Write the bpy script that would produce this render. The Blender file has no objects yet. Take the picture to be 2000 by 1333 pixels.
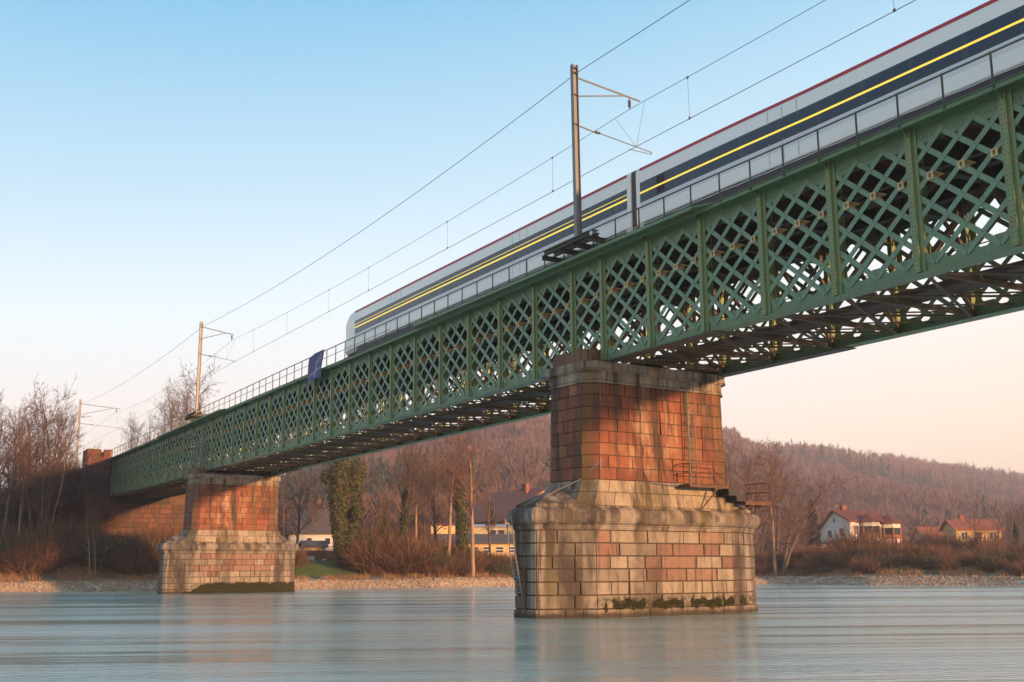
import bpy, math, random
import numpy as np
from mathutils import Vector, Matrix

random.seed(7)
sc = bpy.context.scene
COL = sc.collection

# ------------------------------------------------------------------ camera
CF, PIT, ROL, YAW = 2224.7016, .1985, -.0046, -1.0569
CAM = np.array([16.4545, -22.9037, 1.6108])
_r = np.array([math.cos(YAW), -math.sin(YAW), 0.]); _f = np.array([math.sin(YAW), math.cos(YAW), 0.])
_u = np.array([0, 0, 1.])
CFW = _f*math.cos(PIT)+_u*math.sin(PIT); _up = _u*math.cos(PIT)-_f*math.sin(PIT)
CR = _r*math.cos(ROL)+_up*math.sin(ROL); CU = -_r*math.sin(ROL)+_up*math.cos(ROL)
cd = bpy.data.cameras.new('camera'); co = bpy.data.objects.new('camera', cd); COL.objects.link(co)
cd.sensor_width = 36; cd.lens = CF/2000*36; cd.clip_start = .1; cd.clip_end = 20000
M = Matrix(((CR[0], CU[0], -CFW[0], CAM[0]), (CR[1], CU[1], -CFW[1], CAM[1]), (CR[2], CU[2], -CFW[2], CAM[2]), (0, 0, 0, 1)))
co.matrix_world = M
sc.camera = co

# ------------------------------------------------------------------ light
SUN_AZ, SUN_EL = math.radians(75), math.radians(5.5)      # azimuth from +Y towards +X
w = bpy.data.worlds.new('World'); sc.world = w; w.use_nodes = True
nt = w.node_tree; bg = nt.nodes['Background']
sky = nt.nodes.new('ShaderNodeTexSky'); sky.sky_type = 'NISHITA'; sky.sun_disc = False
sky.sun_elevation = SUN_EL; sky.sun_rotation = SUN_AZ
sky.air_density = 1.0; sky.dust_density = 1.3; sky.ozone_density = 1.6; sky.altitude = 300
# the physical sky is blended with a measured dusk gradient: peach at the skyline, pale, then blue overhead; warmer towards the sun
tcw = nt.nodes.new('ShaderNodeTexCoord'); nrm = nt.nodes.new('ShaderNodeVectorMath'); nrm.operation = 'NORMALIZE'; nt.links.new(tcw.outputs['Generated'], nrm.inputs[0])
sxyz = nt.nodes.new('ShaderNodeSeparateXYZ'); nt.links.new(nrm.outputs[0], sxyz.inputs[0])
dt = nt.nodes.new('ShaderNodeVectorMath'); dt.operation = 'DOT_PRODUCT'; nt.links.new(nrm.outputs[0], dt.inputs[0]); dt.inputs[1].default_value = (math.sin(SUN_AZ), math.cos(SUN_AZ), 0)
ma = nt.nodes.new('ShaderNodeMath'); ma.operation = 'MULTIPLY_ADD'; nt.links.new(dt.outputs['Value'], ma.inputs[0]); ma.inputs[1].default_value = -.16; nt.links.new(sxyz.outputs[2], ma.inputs[2])
mb = nt.nodes.new('ShaderNodeMath'); mb.operation = 'ADD'; nt.links.new(ma.outputs[0], mb.inputs[0]); mb.inputs[1].default_value = -.135
rp = nt.nodes.new('ShaderNodeValToRGB'); nt.links.new(mb.outputs[0], rp.inputs[0]); cr = rp.color_ramp
SK = [(0, (.93, .73, .55)), (.06, (.92, .79, .66)), (.14, (.86, .82, .79)), (.22, (.72, .83, .88)), (.31, (.46, .67, .80)), (.44, (.19, .48, .70)), (.7, (.10, .28, .52)), (1, (.06, .2, .45))]
cr.elements[0].position = 0; cr.elements[0].color = (*SK[0][1], 1); cr.elements[1].position = 1; cr.elements[1].color = (*SK[-1][1], 1)
for p_, c_ in SK[1:-1]:
    e_ = cr.elements.new(p_); e_.color = (*c_, 1)
sc_n = nt.nodes.new('ShaderNodeVectorMath'); sc_n.operation = 'SCALE'; nt.links.new(sky.outputs[0], sc_n.inputs[0]); sc_n.inputs['Scale'].default_value = .13
mxw = nt.nodes.new('ShaderNodeMix'); mxw.data_type = 'RGBA'; mxw.inputs[0].default_value = .85; nt.links.new(sc_n.outputs[0], mxw.inputs[6]); nt.links.new(rp.outputs[0], mxw.inputs[7])
nt.links.new(mxw.outputs[2], bg.inputs[0]); bg.inputs[1].default_value = 1.0
sl = bpy.data.lights.new('sun', 'SUN'); sl.energy = 9.0; sl.angle = math.radians(2.5); sl.color = (1, .52, .235)
so = bpy.data.objects.new('sun', sl); COL.objects.link(so)
sd = Vector((math.sin(SUN_AZ)*math.cos(SUN_EL), math.cos(SUN_AZ)*math.cos(SUN_EL), math.sin(SUN_EL)))
so.rotation_euler = sd.to_track_quat('Z', 'Y').to_euler(); so.location = (0, 0, 60)
sc.view_settings.view_transform = 'Standard'; sc.view_settings.look = 'None'
sc.view_settings.exposure = 0.55; sc.view_settings.gamma = 1; sc.view_settings.use_curve_mapping = False
sc.cycles.max_bounces = 6; sc.cycles.volume_bounces = 0; sc.cycles.transparent_max_bounces = 8

# ------------------------------------------------------------------ helpers
def column(px, dist):
    """ground position dist metres from the camera along the azimuth of photo column px"""
    a = YAW+math.atan((px-1000)/2270.)
    return CAM[0]+math.sin(a)*dist, CAM[1]+math.cos(a)*dist
def hz(px, py, dist):
    """world height of photo row py in column px at a horizontal distance"""
    d = CFW+CR*(px-1000)/CF-CU*(py-667)/CF
    return CAM[2]+d[2]/math.hypot(d[0], d[1])*dist

def tag(o, label=None, cat=None, group=None, kind=None):
    if label: o['label'] = label
    if cat: o['category'] = cat
    if group: o['group'] = group
    if kind: o['kind'] = kind
    return o
def empty(name, loc=(0, 0, 0), rz=0, **k):
    o = bpy.data.objects.new(name, None); COL.objects.link(o); o.location = loc; o.rotation_euler = (0, 0, rz)
    o.empty_display_size = .3
    return tag(o, **k)
def copy_tree(o, parent=None):
    c = o.copy(); COL.objects.link(c); c.parent = parent
    for ch in o.children: copy_tree(ch, c)
    return c

class MB:
    def __init__(s): s.v = []; s.f = []; s.m = []; s.smooth = False
    def add(s, vs, fs, m=0):
        n = len(s.v); s.v += [tuple(float(q) for q in p) for p in vs]
        for f in fs: s.f.append(tuple(n+i for i in f)); s.m.append(m)
    def box(s, a, b, m=0):
        x0, y0, z0 = [min(a[i], b[i]) for i in range(3)]; x1, y1, z1 = [max(a[i], b[i]) for i in range(3)]
        s.add([(x0, y0, z0), (x1, y0, z0), (x1, y1, z0), (x0, y1, z0), (x0, y0, z1), (x1, y0, z1), (x1, y1, z1), (x0, y1, z1)],
              [(0, 3, 2, 1), (4, 5, 6, 7), (0, 1, 5, 4), (1, 2, 6, 5), (2, 3, 7, 6), (3, 0, 4, 7)], m)
    def bar(s, a, b, w, t, n=(0, 1, 0), m=0):
        """flat bar from a to b: width w across, thickness t along n"""
        a = Vector(a); b = Vector(b); d = (b-a).normalized(); n = Vector(n); n = (n-d*n.dot(d)).normalized(); q = d.cross(n)
        P = []
        for e in (a, b):
            for i, j in ((-1, -1), (1, -1), (1, 1), (-1, 1)): P.append(e+q*(w/2*i)+n*(t/2*j))
        s.add(P, [(0, 1, 2, 3), (7, 6, 5, 4), (0, 4, 5, 1), (1, 5, 6, 2), (2, 6, 7, 3), (3, 7, 4, 0)], m)
    def tube(s, pts, r, n=6, m=0, cap=True):
        pts = [Vector(p) for p in pts]; rs = r if isinstance(r, (list, tuple)) else [r]*len(pts)
        base = len(s.v); prev = None
        for i, p in enumerate(pts):
            d = (pts[min(i+1, len(pts)-1)]-pts[max(i-1, 0)]).normalized()
            if prev is None: a = d.orthogonal().normalized()
            else: a = (prev-d*prev.dot(d)).normalized()
            prev = a; b = d.cross(a)
            for k in range(n):
                t = 2*math.pi*k/n; q = p+(a*math.cos(t)+b*math.sin(t))*rs[i]; s.v.append(tuple(q))
        for i in range(len(pts)-1):
            for k in range(n):
                a0 = base+i*n+k; a1 = base+i*n+(k+1) % n; s.f.append((a0, a1, a1+n, a0+n)); s.m.append(m)
        if cap:
            s.f.append(tuple(base+k for k in reversed(range(n)))); s.m.append(m)
            e = base+(len(pts)-1)*n; s.f.append(tuple(e+k for k in range(n))); s.m.append(m)
    def prism(s, poly, z0, z1, poly2=None, m=0, top=True, bot=True):
        n = len(poly); q = poly2 or poly
        s.add([(x, y, z0) for x, y in poly]+[(x, y, z1) for x, y in q],
              [(i, (i+1) % n, n+(i+1) % n, n+i) for i in range(n)]+([tuple(n+i for i in range(n))] if top else [])+([tuple(reversed(range(n)))] if bot else []), m)
    def extr(s, prof, x0, x1, m=0):
        """profile (y,z) list extruded along x"""
        n = len(prof)
        s.add([(x0, y, z) for y, z in prof]+[(x1, y, z) for y, z in prof],
              [(i, n+i, n+(i+1) % n, (i+1) % n) for i in range(n)]+[tuple(reversed(range(n, 2*n))), tuple(range(n))], m)
    def build(s, name, mats, parent=None, warp=None, **k):
        if warp: s.v = [warp(p) for p in s.v]
        me = bpy.data.meshes.new(name); me.from_pydata(s.v, [], s.f)
        if not isinstance(mats, (list, tuple)): mats = [mats]
        for x in mats: me.materials.append(x)
        if len(mats) > 1: me.polygons.foreach_set('material_index', s.m)
        if s.smooth: me.polygons.foreach_set('use_smooth', [True]*len(s.f))
        me.update()
        o = bpy.data.objects.new(name, me); COL.objects.link(o)
        if parent:
            o.parent = parent
            if k.pop('world', True): 
                o.matrix_parent_inverse = parent_inv(parent)
        else: k.pop('world', None)
        return tag(o, **k)
def parent_inv(p):
    if p.parent: return Matrix()                       # parts are built in world coordinates already
    return Matrix.LocRotScale(p.location, p.rotation_euler, p.scale).inverted()
def np_mesh(name, V, Fq, mats, parent=None, midx=None, smooth=False):
    """fast mesh from arrays: V (n,3), Fq (m,3) or (m,4)"""
    me = bpy.data.meshes.new(name); V = np.asarray(V, np.float32); Fq = np.asarray(Fq, np.int32)
    k = Fq.shape[1]; me.vertices.add(len(V)); me.vertices.foreach_set('co', V.ravel())
    me.loops.add(Fq.size); me.loops.foreach_set('vertex_index', Fq.ravel())
    me.polygons.add(len(Fq)); me.polygons.foreach_set('loop_start', np.arange(0, Fq.size, k, dtype=np.int32))
    if not isinstance(mats, (list, tuple)): mats = [mats]
    for x in mats: me.materials.append(x)
    if midx is not None: me.polygons.foreach_set('material_index', np.asarray(midx, np.int32))
    if smooth: me.polygons.foreach_set('use_smooth', np.ones(len(Fq), bool))
    me.update(calc_edges=True); me.validate()
    o = bpy.data.objects.new(name, me); COL.objects.link(o)
    if parent: o.parent = parent
    return o

# ------------------------------------------------------------------ materials
class NT:
    def __init__(s, name):
        s.m = bpy.data.materials.new(name); s.m.use_nodes = True; s.t = s.m.node_tree; s.b = s.t.nodes['Principled BSDF']
    def n(s, typ, **k):
        o = s.t.nodes.new(typ)
        for a, b in k.items():
            if a.startswith('i_'):
                key = a[2:]; key = int(key) if key.isdigit() else key.replace('_', ' ')
                o.inputs[key].default_value = b
            else: setattr(o, a, b)
        return o
    def l(s, a, b): s.t.links.new(a, b)
    def tex(s, scale=1, vec=(1, 1, 1), detail=3, rough=.55, src='Object', loc=(0, 0, 0)):
        c = s.n('ShaderNodeTexCoord'); mp = s.n('ShaderNodeMapping'); mp.inputs['Scale'].default_value = vec; mp.inputs['Location'].default_value = loc
        s.l(c.outputs[src], mp.inputs[0]); t = s.n('ShaderNodeTexNoise'); t.inputs['Scale'].default_value = scale
        t.inputs['Detail'].default_value = detail; t.inputs['Roughness'].default_value = rough; s.l(mp.outputs[0], t.inputs[0]); return t.outputs[0]
    def ramp(s, src, stops, interp='LINEAR'):
        r = s.n('ShaderNodeValToRGB'); cr = r.color_ramp; cr.interpolation = interp
        while len(cr.elements) > 1: cr.elements.remove(cr.elements[-1])
        for i, (p, c) in enumerate(stops):
            e = cr.elements[0] if i == 0 else cr.elements.new(p)
            e.position = p; e.color = (*c, 1) if len(c) == 3 else c
        s.l(src, r.inputs[0]); return r.outputs[0]
    def mix(s, f, a, b, mode='MIX'):
        x = s.n('ShaderNodeMix', data_type='RGBA', blend_type=mode)
        for v, i in ((f, 0), (a, 6), (b, 7)):
            if hasattr(v, 'is_linked'): s.l(v, x.inputs[i])
            else: x.inputs[i].default_value = v if i == 0 else ((*v, 1) if len(v) == 3 else v)
        return x.outputs[2]
    def mr(s, v, a, b, c=0, d=1):
        x = s.n('ShaderNodeMapRange'); s.l(v, x.inputs[0])
        for i, q in enumerate((a, b, c, d)): x.inputs[i+1].default_value = q
        return x.outputs[0]
    def mul(s, a, b, op='MULTIPLY'):
        x = s.n('ShaderNodeMath', operation=op)
        for i, v in enumerate((a, b)):
            if hasattr(v, 'is_linked'): s.l(v, x.inputs[i])
            else: x.inputs[i].default_value = v
        return x.outputs[0]
    def rnd(s): return s.n('ShaderNodeNewGeometry').outputs['Random Per Island']
    def obr(s): return s.n('ShaderNodeObjectInfo').outputs['Random']
    def sep(s, src='Object'):
        c = s.n('ShaderNodeTexCoord'); x = s.n('ShaderNodeSeparateXYZ'); s.l(c.outputs[src], x.inputs[0]); return x.outputs
    def out(s, col, rough=.7, metal=0, bump=None, bs=.3, bd=.02, spec=None):
        if hasattr(col, 'is_linked'): s.l(col, s.b.inputs['Base Color'])
        else: s.b.inputs['Base Color'].default_value = (*col, 1)
        if hasattr(rough, 'is_linked'): s.l(rough, s.b.inputs['Roughness'])
        else: s.b.inputs['Roughness'].default_value = rough
        s.b.inputs['Metallic'].default_value = metal
        if spec is not None: s.b.inputs['Specular IOR Level'].default_value = spec
        if bump is not None:
            q = s.n('ShaderNodeBump'); q.inputs['Strength'].default_value = bs; q.inputs['Distance'].default_value = bd
            s.l(bump, q.inputs['Height']); s.l(q.outputs[0], s.b.inputs['Normal'])
        return s.m

def paint(name, c, dirt, amt=.5, rough=.5, rust=None, streak=False, scale=2.0):
    t = NT(name); n1 = t.tex(scale, (1, 1, .35) if streak else (1, 1, 1), 5, .65)
    col = t.mix(t.mr(n1, .42, .72, 0, amt), c, dirt)
    n2 = t.tex(scale*6, (1, 1, .5), 3)
    col = t.mix(t.mr(n2, .35, .7, 0, .35), col, tuple(x*.75 for x in c))
    if rust:
        n3 = t.tex(scale*1.7, (1, 1, .5), 6, .7, loc=(5, 3, 9)); col = t.mix(t.mr(n3, .57, .68, 0, .85), col, rust)
    return t.out(col, rough, bump=n2, bs=.15, bd=.01)
G = (.118, .208, .105)
m_green = paint('green_paint', G, (.085, .15, .085), .6, .5, (.16, .10, .05), True)
m_post = paint('post_paint', (.155, .245, .115), (.26, .235, .085), .8, .5, (.25, .12, .045), True, 3)
m_bar = paint('lattice_paint', (.14, .245, .155), (.105, .165, .085), .5, .5, (.15, .11, .06), False, 3)
m_dark = paint('dark_steel_paint', (.035, .05, .035), (.06, .04, .025), .7, .6, (.12, .06, .03))
m_under = paint('bracing_paint', (.075, .065, .035), (.10, .05, .022), .9, .7, (.16, .065, .022))
m_rivet = NT('dark_rivet').out((.03, .055, .04), .7)  # rivet heads coloured darker than the plates they sit on
m_rail = paint('railing_paint', (.07, .10, .06), (.10, .08, .05), .5, .5)
m_galv = paint('galvanised_steel', (.17, .18, .185), (.12, .115, .105), .6, .45, (.22, .13, .08), True)
m_wire = NT('wire').out((.05, .045, .045), .5, .3)
m_rust = paint('rusty_iron', (.10, .045, .025), (.05, .025, .018), .8, .75, (.16, .07, .03))
m_blk = NT('black_steel').out((.012, .012, .012), .6)
m_plank = NT('timber_planks'); 
_n = m_plank.tex(1.2, (1, 6, 1), 4); m_plank = m_plank.out(m_plank.ramp(_n, [(.3, (.03, .014, .008)), (.7, (.085, .035, .016))]), .85)
m_brk = NT('ochre_bracket'); m_brk = m_brk.out(m_brk.ramp(m_brk.tex(4), [(.3, (.42, .24, .07)), (.7, (.62, .46, .24))]), .6)
m_ceramic = NT('dark_insulator').out((.03, .02, .018), .3)

def stone(name, kind):
    t = NT(name); r = t.rnd(); x, y, z = t.sep()
    fr = t.n('ShaderNodeMath', operation='FRACT'); t.l(t.mul(r, 17.31), fr.inputs[0]); r2 = fr.outputs[0]
    if kind == 'base':
        buff = t.ramp(r, [(0, (.30, .255, .20)), (.35, (.36, .31, .24)), (.7, (.245, .21, .165)), (1, (.33, .285, .22))])
        red = t.ramp(r, [(0, (.24, .125, .09)), (.5, (.30, .185, .135)), (1, (.20, .10, .075))])
        m1 = t.mr(y, -3.38, -3.3, 0, 1); m2 = t.mr(y, 3.37, 3.3, 0, 1); m3 = t.mr(z, 1.18, 1.2, 0, 1)
        f = t.mul(t.mul(m1, m2), t.mul(m3, t.mr(r2, .30, .34, 0, 1))); col = t.mix(t.mul(f, .9), buff, red)
    elif kind == 'shaft':
        col = t.ramp(r, [(0, (.25, .085, .042)), (.3, (.32, .11, .052)), (.6, (.18, .058, .032)), (.8, (.33, .14, .07)), (1, (.23, .07, .036))])
        # pale lime-washed patch in the middle and thin white runs
        yb = t.mul(t.mr(y, -2.1, -1.2, 0, 1), t.mr(y, .9, .1, 0, 1)); zb = t.mul(t.mr(z, 8.0, 7.3, 0, 1), t.mr(z, 4.9, 5.2, 0, 1))
        pt = t.mul(t.mul(yb, zb), t.mr(t.tex(1.3, (1, 1, .55), 5, .65, loc=(4, 2, 0)), .47, .56, 0, 1)); col = t.mix(t.mul(pt, .75), col, t.mix(r2, (.56, .38, .23), (.42, .24, .14)))
        l1 = t.mr(t.tex(3.2, (1, 1, .05), 4, .6, loc=(2, 1, 0)), .60, .66, 0, 1); l2 = t.mr(t.tex(.8, (1, 1, 1), 3, .6, loc=(5, 5, 0)), .48, .58, 0, 1); col = t.mix(t.mul(t.mul(l1, l2), .85), col, (.58, .48, .38))
    elif kind == 'buff':
        col = t.ramp(r, [(0, (.36, .30, .22)), (.5, (.42, .355, .265)), (1, (.31, .25, .185))])
    elif kind == 'torus':
        col = t.ramp(t.tex(3, (1, 1, 1), 5, .7), [(.3, (.24, .205, .165)), (.7, (.39, .34, .275))])
        col = t.mix(t.mul(t.mr(t.tex(2.2, (1, 1, .12), 5, .65, loc=(2, 6, 1)), .46, .58, 0, .85), t.mr(z, 3.2, 3.6, .4, 1)), col, (.05, .04, .035))
    elif kind == 'cap':
        col = t.ramp(r, [(0, (.22, .12, .07)), (1, (.28, .16, .09))])
        col = t.mix(t.mr(t.tex(3.2, (1, 1, 1), 5, .7), .5, .62, 0, .7), col, (.12, .11, .04))
    elif kind == 'old':
        col = t.ramp(r, [(0, (.17, .075, .055)), (.5, (.22, .105, .075)), (1, (.13, .06, .045))])
        col = t.mix(t.mr(t.tex(.8, (1, 1, .3), 5, .7), .56, .66, 0, .6), col, (.08, .085, .035))
    # mottling inside each block
    col = t.mix(t.mr(t.tex(2.6, (1, 1, 1), 6, .72, loc=(8, 8, 8)), .40, .68, 0, .55), col, t.mix(1., col, (.58, .50, .44), 'MULTIPLY'))
    # dark water stains running down: broad soft ones and narrow sharp ones
    st = t.tex(1.1, (1, 1, .10), 5, .65, loc=(7, 0, 1)); s2 = t.tex(.8, (1, 1, .5), 4, .6, loc=(1, 5, 2)); s5 = t.tex(4.5, (1, 1, .06), 4, .65, loc=(3, 3, 3))
    amt = dict(base=.92, shaft=.85, buff=.9, torus=.97, cap=.5, old=.6)[kind]
    sf = t.mul(t.mr(st, .45, .56, 0, 1), t.mr(s2, .38, .55, .25, 1)); col = t.mix(t.mul(sf, amt), col, (.055, .042, .034))
    sg = t.mul(t.mr(s5, .54, .63, 0, 1), t.mr(t.tex(.7, (1, 1, .7), 3, .6, loc=(9, 2, 4)), .40, .52, 0, 1)); col = t.mix(t.mul(sg, .82), col, (.05, .035, .028))
    # green algae
    ag = t.mul(t.mr(t.tex(1.3, (1, 1, .12), 3, .6, loc=(3, 9, 0)), .57, .68, 0, 1), .55); col = t.mix(ag, col, (.12, .095, .022))
    fine = t.tex(22, (1, 1, 1), 4, .75); col = t.mix(t.mr(fine, .3, .7, 0, .5), col, t.mix(1., col, (.55, .52, .50), 'MULTIPLY'))
    if kind == 'base':
        col = t.mix(t.mul(t.mr(t.mul(z, t.mul(t.tex(2.5), .25), 'ADD'), .36, .22, 0, 1), .9), col, (.03, .022, .012))
        mb_ = t.mul(t.mul(t.mr(z, .74, .60, 0, 1), t.mr(z, .30, .42, .25, 1)), t.mr(y, -3.6, -3.2, .15, 1)); col = t.mix(t.mul(mb_, t.mr(t.tex(5, (1, 1, 1), 6, .75), .44, .54, 0, .92)), col, (.035, .036, .012))
    med = t.tex(6, (1, 1, 1), 4, .7)
    return t.out(col, .88, bump=t.mul(fine, med, 'ADD'), bs=.8, bd=.04)
m_base, m_shaft, m_buff, m_torus, m_cap, m_old = [stone(a, b) for a, b in (('granite_blocks', 'base'), ('red_sandstone', 'shaft'), ('buff_stone', 'buff'), ('moulded_stone', 'torus'), ('mossy_cap_stone', 'cap'), ('weathered_masonry', 'old'))]
m_joint = NT('mortar_joint').out((.06, .045, .032), .95)
_t = NT('moss'); m_moss = _t.out(_t.ramp(_t.tex(9), [(.3, (.012, .012, .004)), (.7, (.05, .055, .012))]), 1)

# ------------------------------------------------------------------ setting: water
_t = NT('river_water')
def wtex(scale, stretch, det=4, loc=(0, 0, 0)):
    c = _t.n('ShaderNodeTexCoord'); mp0 = _t.n('ShaderNodeMapping'); mp0.inputs['Rotation'].default_value = (0, 0, math.radians(24)); _t.l(c.outputs['Object'], mp0.inputs[0])
    mp = _t.n('ShaderNodeMapping'); mp.inputs['Scale'].default_value = (1, stretch, 1); mp.inputs['Location'].default_value = loc; _t.l(mp0.outputs[0], mp.inputs[0])
    q = _t.n('ShaderNodeTexNoise'); q.inputs['Scale'].default_value = scale; q.inputs['Detail'].default_value = det; q.inputs['Roughness'].default_value = .6; _t.l(mp.outputs[0], q.inputs[0]); return q.outputs[0]
s1 = wtex(.20, .12, 5); s2 = wtex(8, .30, 3, (3, 3, 0)); s3 = wtex(.055, .2, 4, (9, 1, 0)); s4 = wtex(.8, .16, 4, (1, 4, 0)); s5 = wtex(.30, .055, 5, (2, 7, 0))
band = _t.mul(_t.mr(s5, .42, .68, .010, .12), _t.mr(s3, .38, .60, .5, 1.3))
h = _t.mul(_t.mul(_t.mul(s1, .10), _t.mul(s2, band), 'ADD'), _t.mul(s4, .008), 'ADD')
_t.b.inputs['IOR'].default_value = 3.2
wcol = _t.ramp(s3, [(.35, (.29, .46, .38)), (.65, (.44, .54, .46))])
wx, wy, wz_ = _t.sep()
for fx, fy, rx, ry in ((-17.6, 9.2, 1.3, 3.4), (-72.5, 9.6, 1.5, 4.0), (-17.9, -4.4, .9, .9)):      # pale wakes of foam trailing from the pier noses
    dx_ = _t.mul(_t.mul(wx, -fx, 'ADD'), 1/rx); dy_ = _t.mul(_t.mul(wy, -fy, 'ADD'), 1/ry); d2 = _t.mul(_t.mul(dx_, dx_), _t.mul(dy_, dy_), 'ADD')
    wcol = _t.mix(_t.mul(_t.mr(d2, 1, .1, 0, 1), _t.mr(s4, .42, .58, .1, .85)), wcol, (.86, .88, .86))
m_water = _t.out(wcol, _t.mr(s5, .42, .66, .11, .17), bump=h, bs=1.0, bd=.62, spec=.7)

def grid_mesh(name, xs, ys, zf, mat, **k):
    X, Y = np.meshgrid(xs, ys, indexing='ij'); Z = zf(X, Y); V = np.stack([X, Y, Z], -1).reshape(-1, 3)
    n, m = X.shape; i = np.arange(n-1)[:, None]*m+np.arange(m-1)[None]; i = i.ravel()
    o = np_mesh(name, V, np.stack([i, i+m, i+m+1, i+1], 1), mat, smooth=True); tag(o, **k); return o
wm = MB(); wm.add([(-320, -400, 0), (400, -400, 0), (400, 400, 0), (-320, 400, 0)], [(0, 1, 2, 3)])
wm.build('water', m_water, kind='structure')

# ------------------------------------------------------------------ setting: terrain (polar sheet around the viewpoint)
PXK = [-3000, -900, 0, 300, 650, 850, 1000, 1300, 1500, 1700, 1900, 2000, 2600, 5000]
SHD = [150, 118, 107.8, 105, 111, 111.5, 118, 126, 128, 119, 116, 114, 135, 150]
RDP = [-3000, -900, 300, 560, 700, 850, 930, 1000, 1045, 1075, 1250, 1410, 1440, 1480, 1560, 1640, 1720, 1800, 1900, 1960, 2000, 2300, 5000]
RDY = [985, 985, 985, 940, 880, 856, 842, 824, 816, 822, 844, 852, 858, 884, 890, 896, 910, 921, 936, 946, 954, 985, 1010]
def shore(px): return np.interp(px, PXK, SHD)
def hill_start(px): return np.interp(px, [0, 700, 1000, 1500, 2000, 3000], [330, 230, 230, 300, 420, 500])
def hill_ridge(px): return np.interp(px, [0, 700, 1000, 1400, 2000, 3000], [900, 620, 600, 800, 1300, 1500])
def ss(a, b, x): t = np.clip((x-a)/(b-a), 0, 1); return t*t*(3-2*t)
TREE_H = 13.
def px_of(X, Y):
    dx = X-CAM[0]; dy = Y-CAM[1]; a = np.arctan2(dx, dy)-YAW; a = (a+np.pi) % (2*np.pi)-np.pi
    a = np.clip(a, -1.15, 1.15); return 1000+2270*np.tan(a), np.hypot(dx, dy)
def wob(X, Y, s, a): return a*(np.sin(X/s+1.3*np.sin(Y/s*.7))+np.sin(Y/s*1.3+1.1*np.cos(X/s*.6)))
def height(X, Y):
    X = np.asarray(X, float); Y = np.asarray(Y, float)
    px, r = px_of(X, Y); d = r-shore(px)-wob(X, Y, 3.1, .35)
    h = np.where(d < 0, np.maximum(d*.25, -2.2), 0)+.8*ss(-.3, 2.2, d)+np.interp(px, [0, 600, 1400, 2000], [2.2, 1.7, 1.5, 1.5])*ss(2.2, 12, d)
    h += wob(X, Y, 4.3, .12)*ss(2, 6, d)
    h += np.interp(px, [300, 700, 1500, 2000], [0, 1.2, .4, .3])*ss(20, 60, d)
    # railway embankment behind the abutment
    e = np.clip(1-(np.maximum(np.abs(Y-2.8)-4.5, 0))/17., 0, 1); ex = ss(-103, -111.5, X); inx = ss(-112, -114, X)
    side = np.where(Y > -2.6, inx, ex)
    h = np.where(d > 0, np.maximum(h, 12.4*e*side), h)
    # hills
    R0 = hill_start(px); R1 = hill_ridge(px); zr = np.array(CAM[2]+(1114.5-np.interp(px, RDP, RDY))/2270.*R1)-TREE_H
    t = np.clip((r-R0)/(R1-R0), 0, 1); hh = 4+zr*(t**1.15); hh = hh+wob(X, Y, 60, 3.)*ss(0, .3, t)*(1-t)
    hh = np.where(r > R1, (4+zr)*(1-.25*ss(0, 1, (r-R1)/1500.)), hh)
    return np.where(r > R0, np.maximum(h, hh), h)
def gz(x, y): return float(height(np.array([x]), np.array([y]))[0])

_t = NT('riverbank_ground'); X_, Y_, Z_ = _t.sep()
vo = _t.n('ShaderNodeTexVoronoi'); vo.inputs['Scale'].default_value = 2.2; tc = _t.n('ShaderNodeTexCoord'); _t.l(tc.outputs['Object'], vo.inputs[0])
st = _t.ramp(vo.outputs['Color'], [(0, (.32, .25, .17)), (.5, (.50, .41, .29)), (1, (.24, .17, .11))])
so_ = _t.ramp(_t.tex(.5, (1, 1, 1), 6, .7), [(.3, (.075, .04, .02)), (.5, (.14, .075, .03)), (.62, (.10, .085, .03)), (.75, (.17, .09, .04))])
far = _t.ramp(_t.tex(.03, (1, 1, 1), 5, .7), [(.3, (.06, .035, .028)), (.7, (.12, .065, .045))])
c1 = _t.mix(_t.mr(_t.mul(Z_, _t.mul(_t.tex(.9), .8), 'ADD'), 1.05, 1.5), st, so_); c1 = _t.mix(_t.mr(Z_, 8, 20), c1, far)
m_ground = _t.out(c1, .95, bump=vo.outputs[0], bs=.6, bd=.15)
ang = np.concatenate([np.linspace(-2.9, -.62, 60), np.linspace(-.60, .60, 420), np.linspace(.62, 3.38, 60)])
rad = np.concatenate([np.linspace(8, 96, 20), np.linspace(97, 160, 120), np.geomspace(162, 2500, 90)])
A, Rr = np.meshgrid(ang, rad, indexing='ij'); GX = CAM[0]+np.sin(A+YAW)*Rr; GY = CAM[1]+np.cos(A+YAW)*Rr
GZ = height(GX, GY)
# the wide sides away from the picture: river channel running past the viewpoint
offs = (np.abs(A) > 1.0); GZ = np.where(offs, np.minimum(GZ, -2.0) if False else GZ, GZ)
V = np.stack([GX, GY, GZ], -1).reshape(-1, 3); n_, m_ = GX.shape
i_ = (np.arange(n_-1)[:, None]*m_+np.arange(m_-1)[None]).ravel()
tag(np_mesh('ground', V, np.stack([i_, i_+1, i_+m_+1, i_+m_], 1), m_ground, smooth=True), kind='structure')

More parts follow.
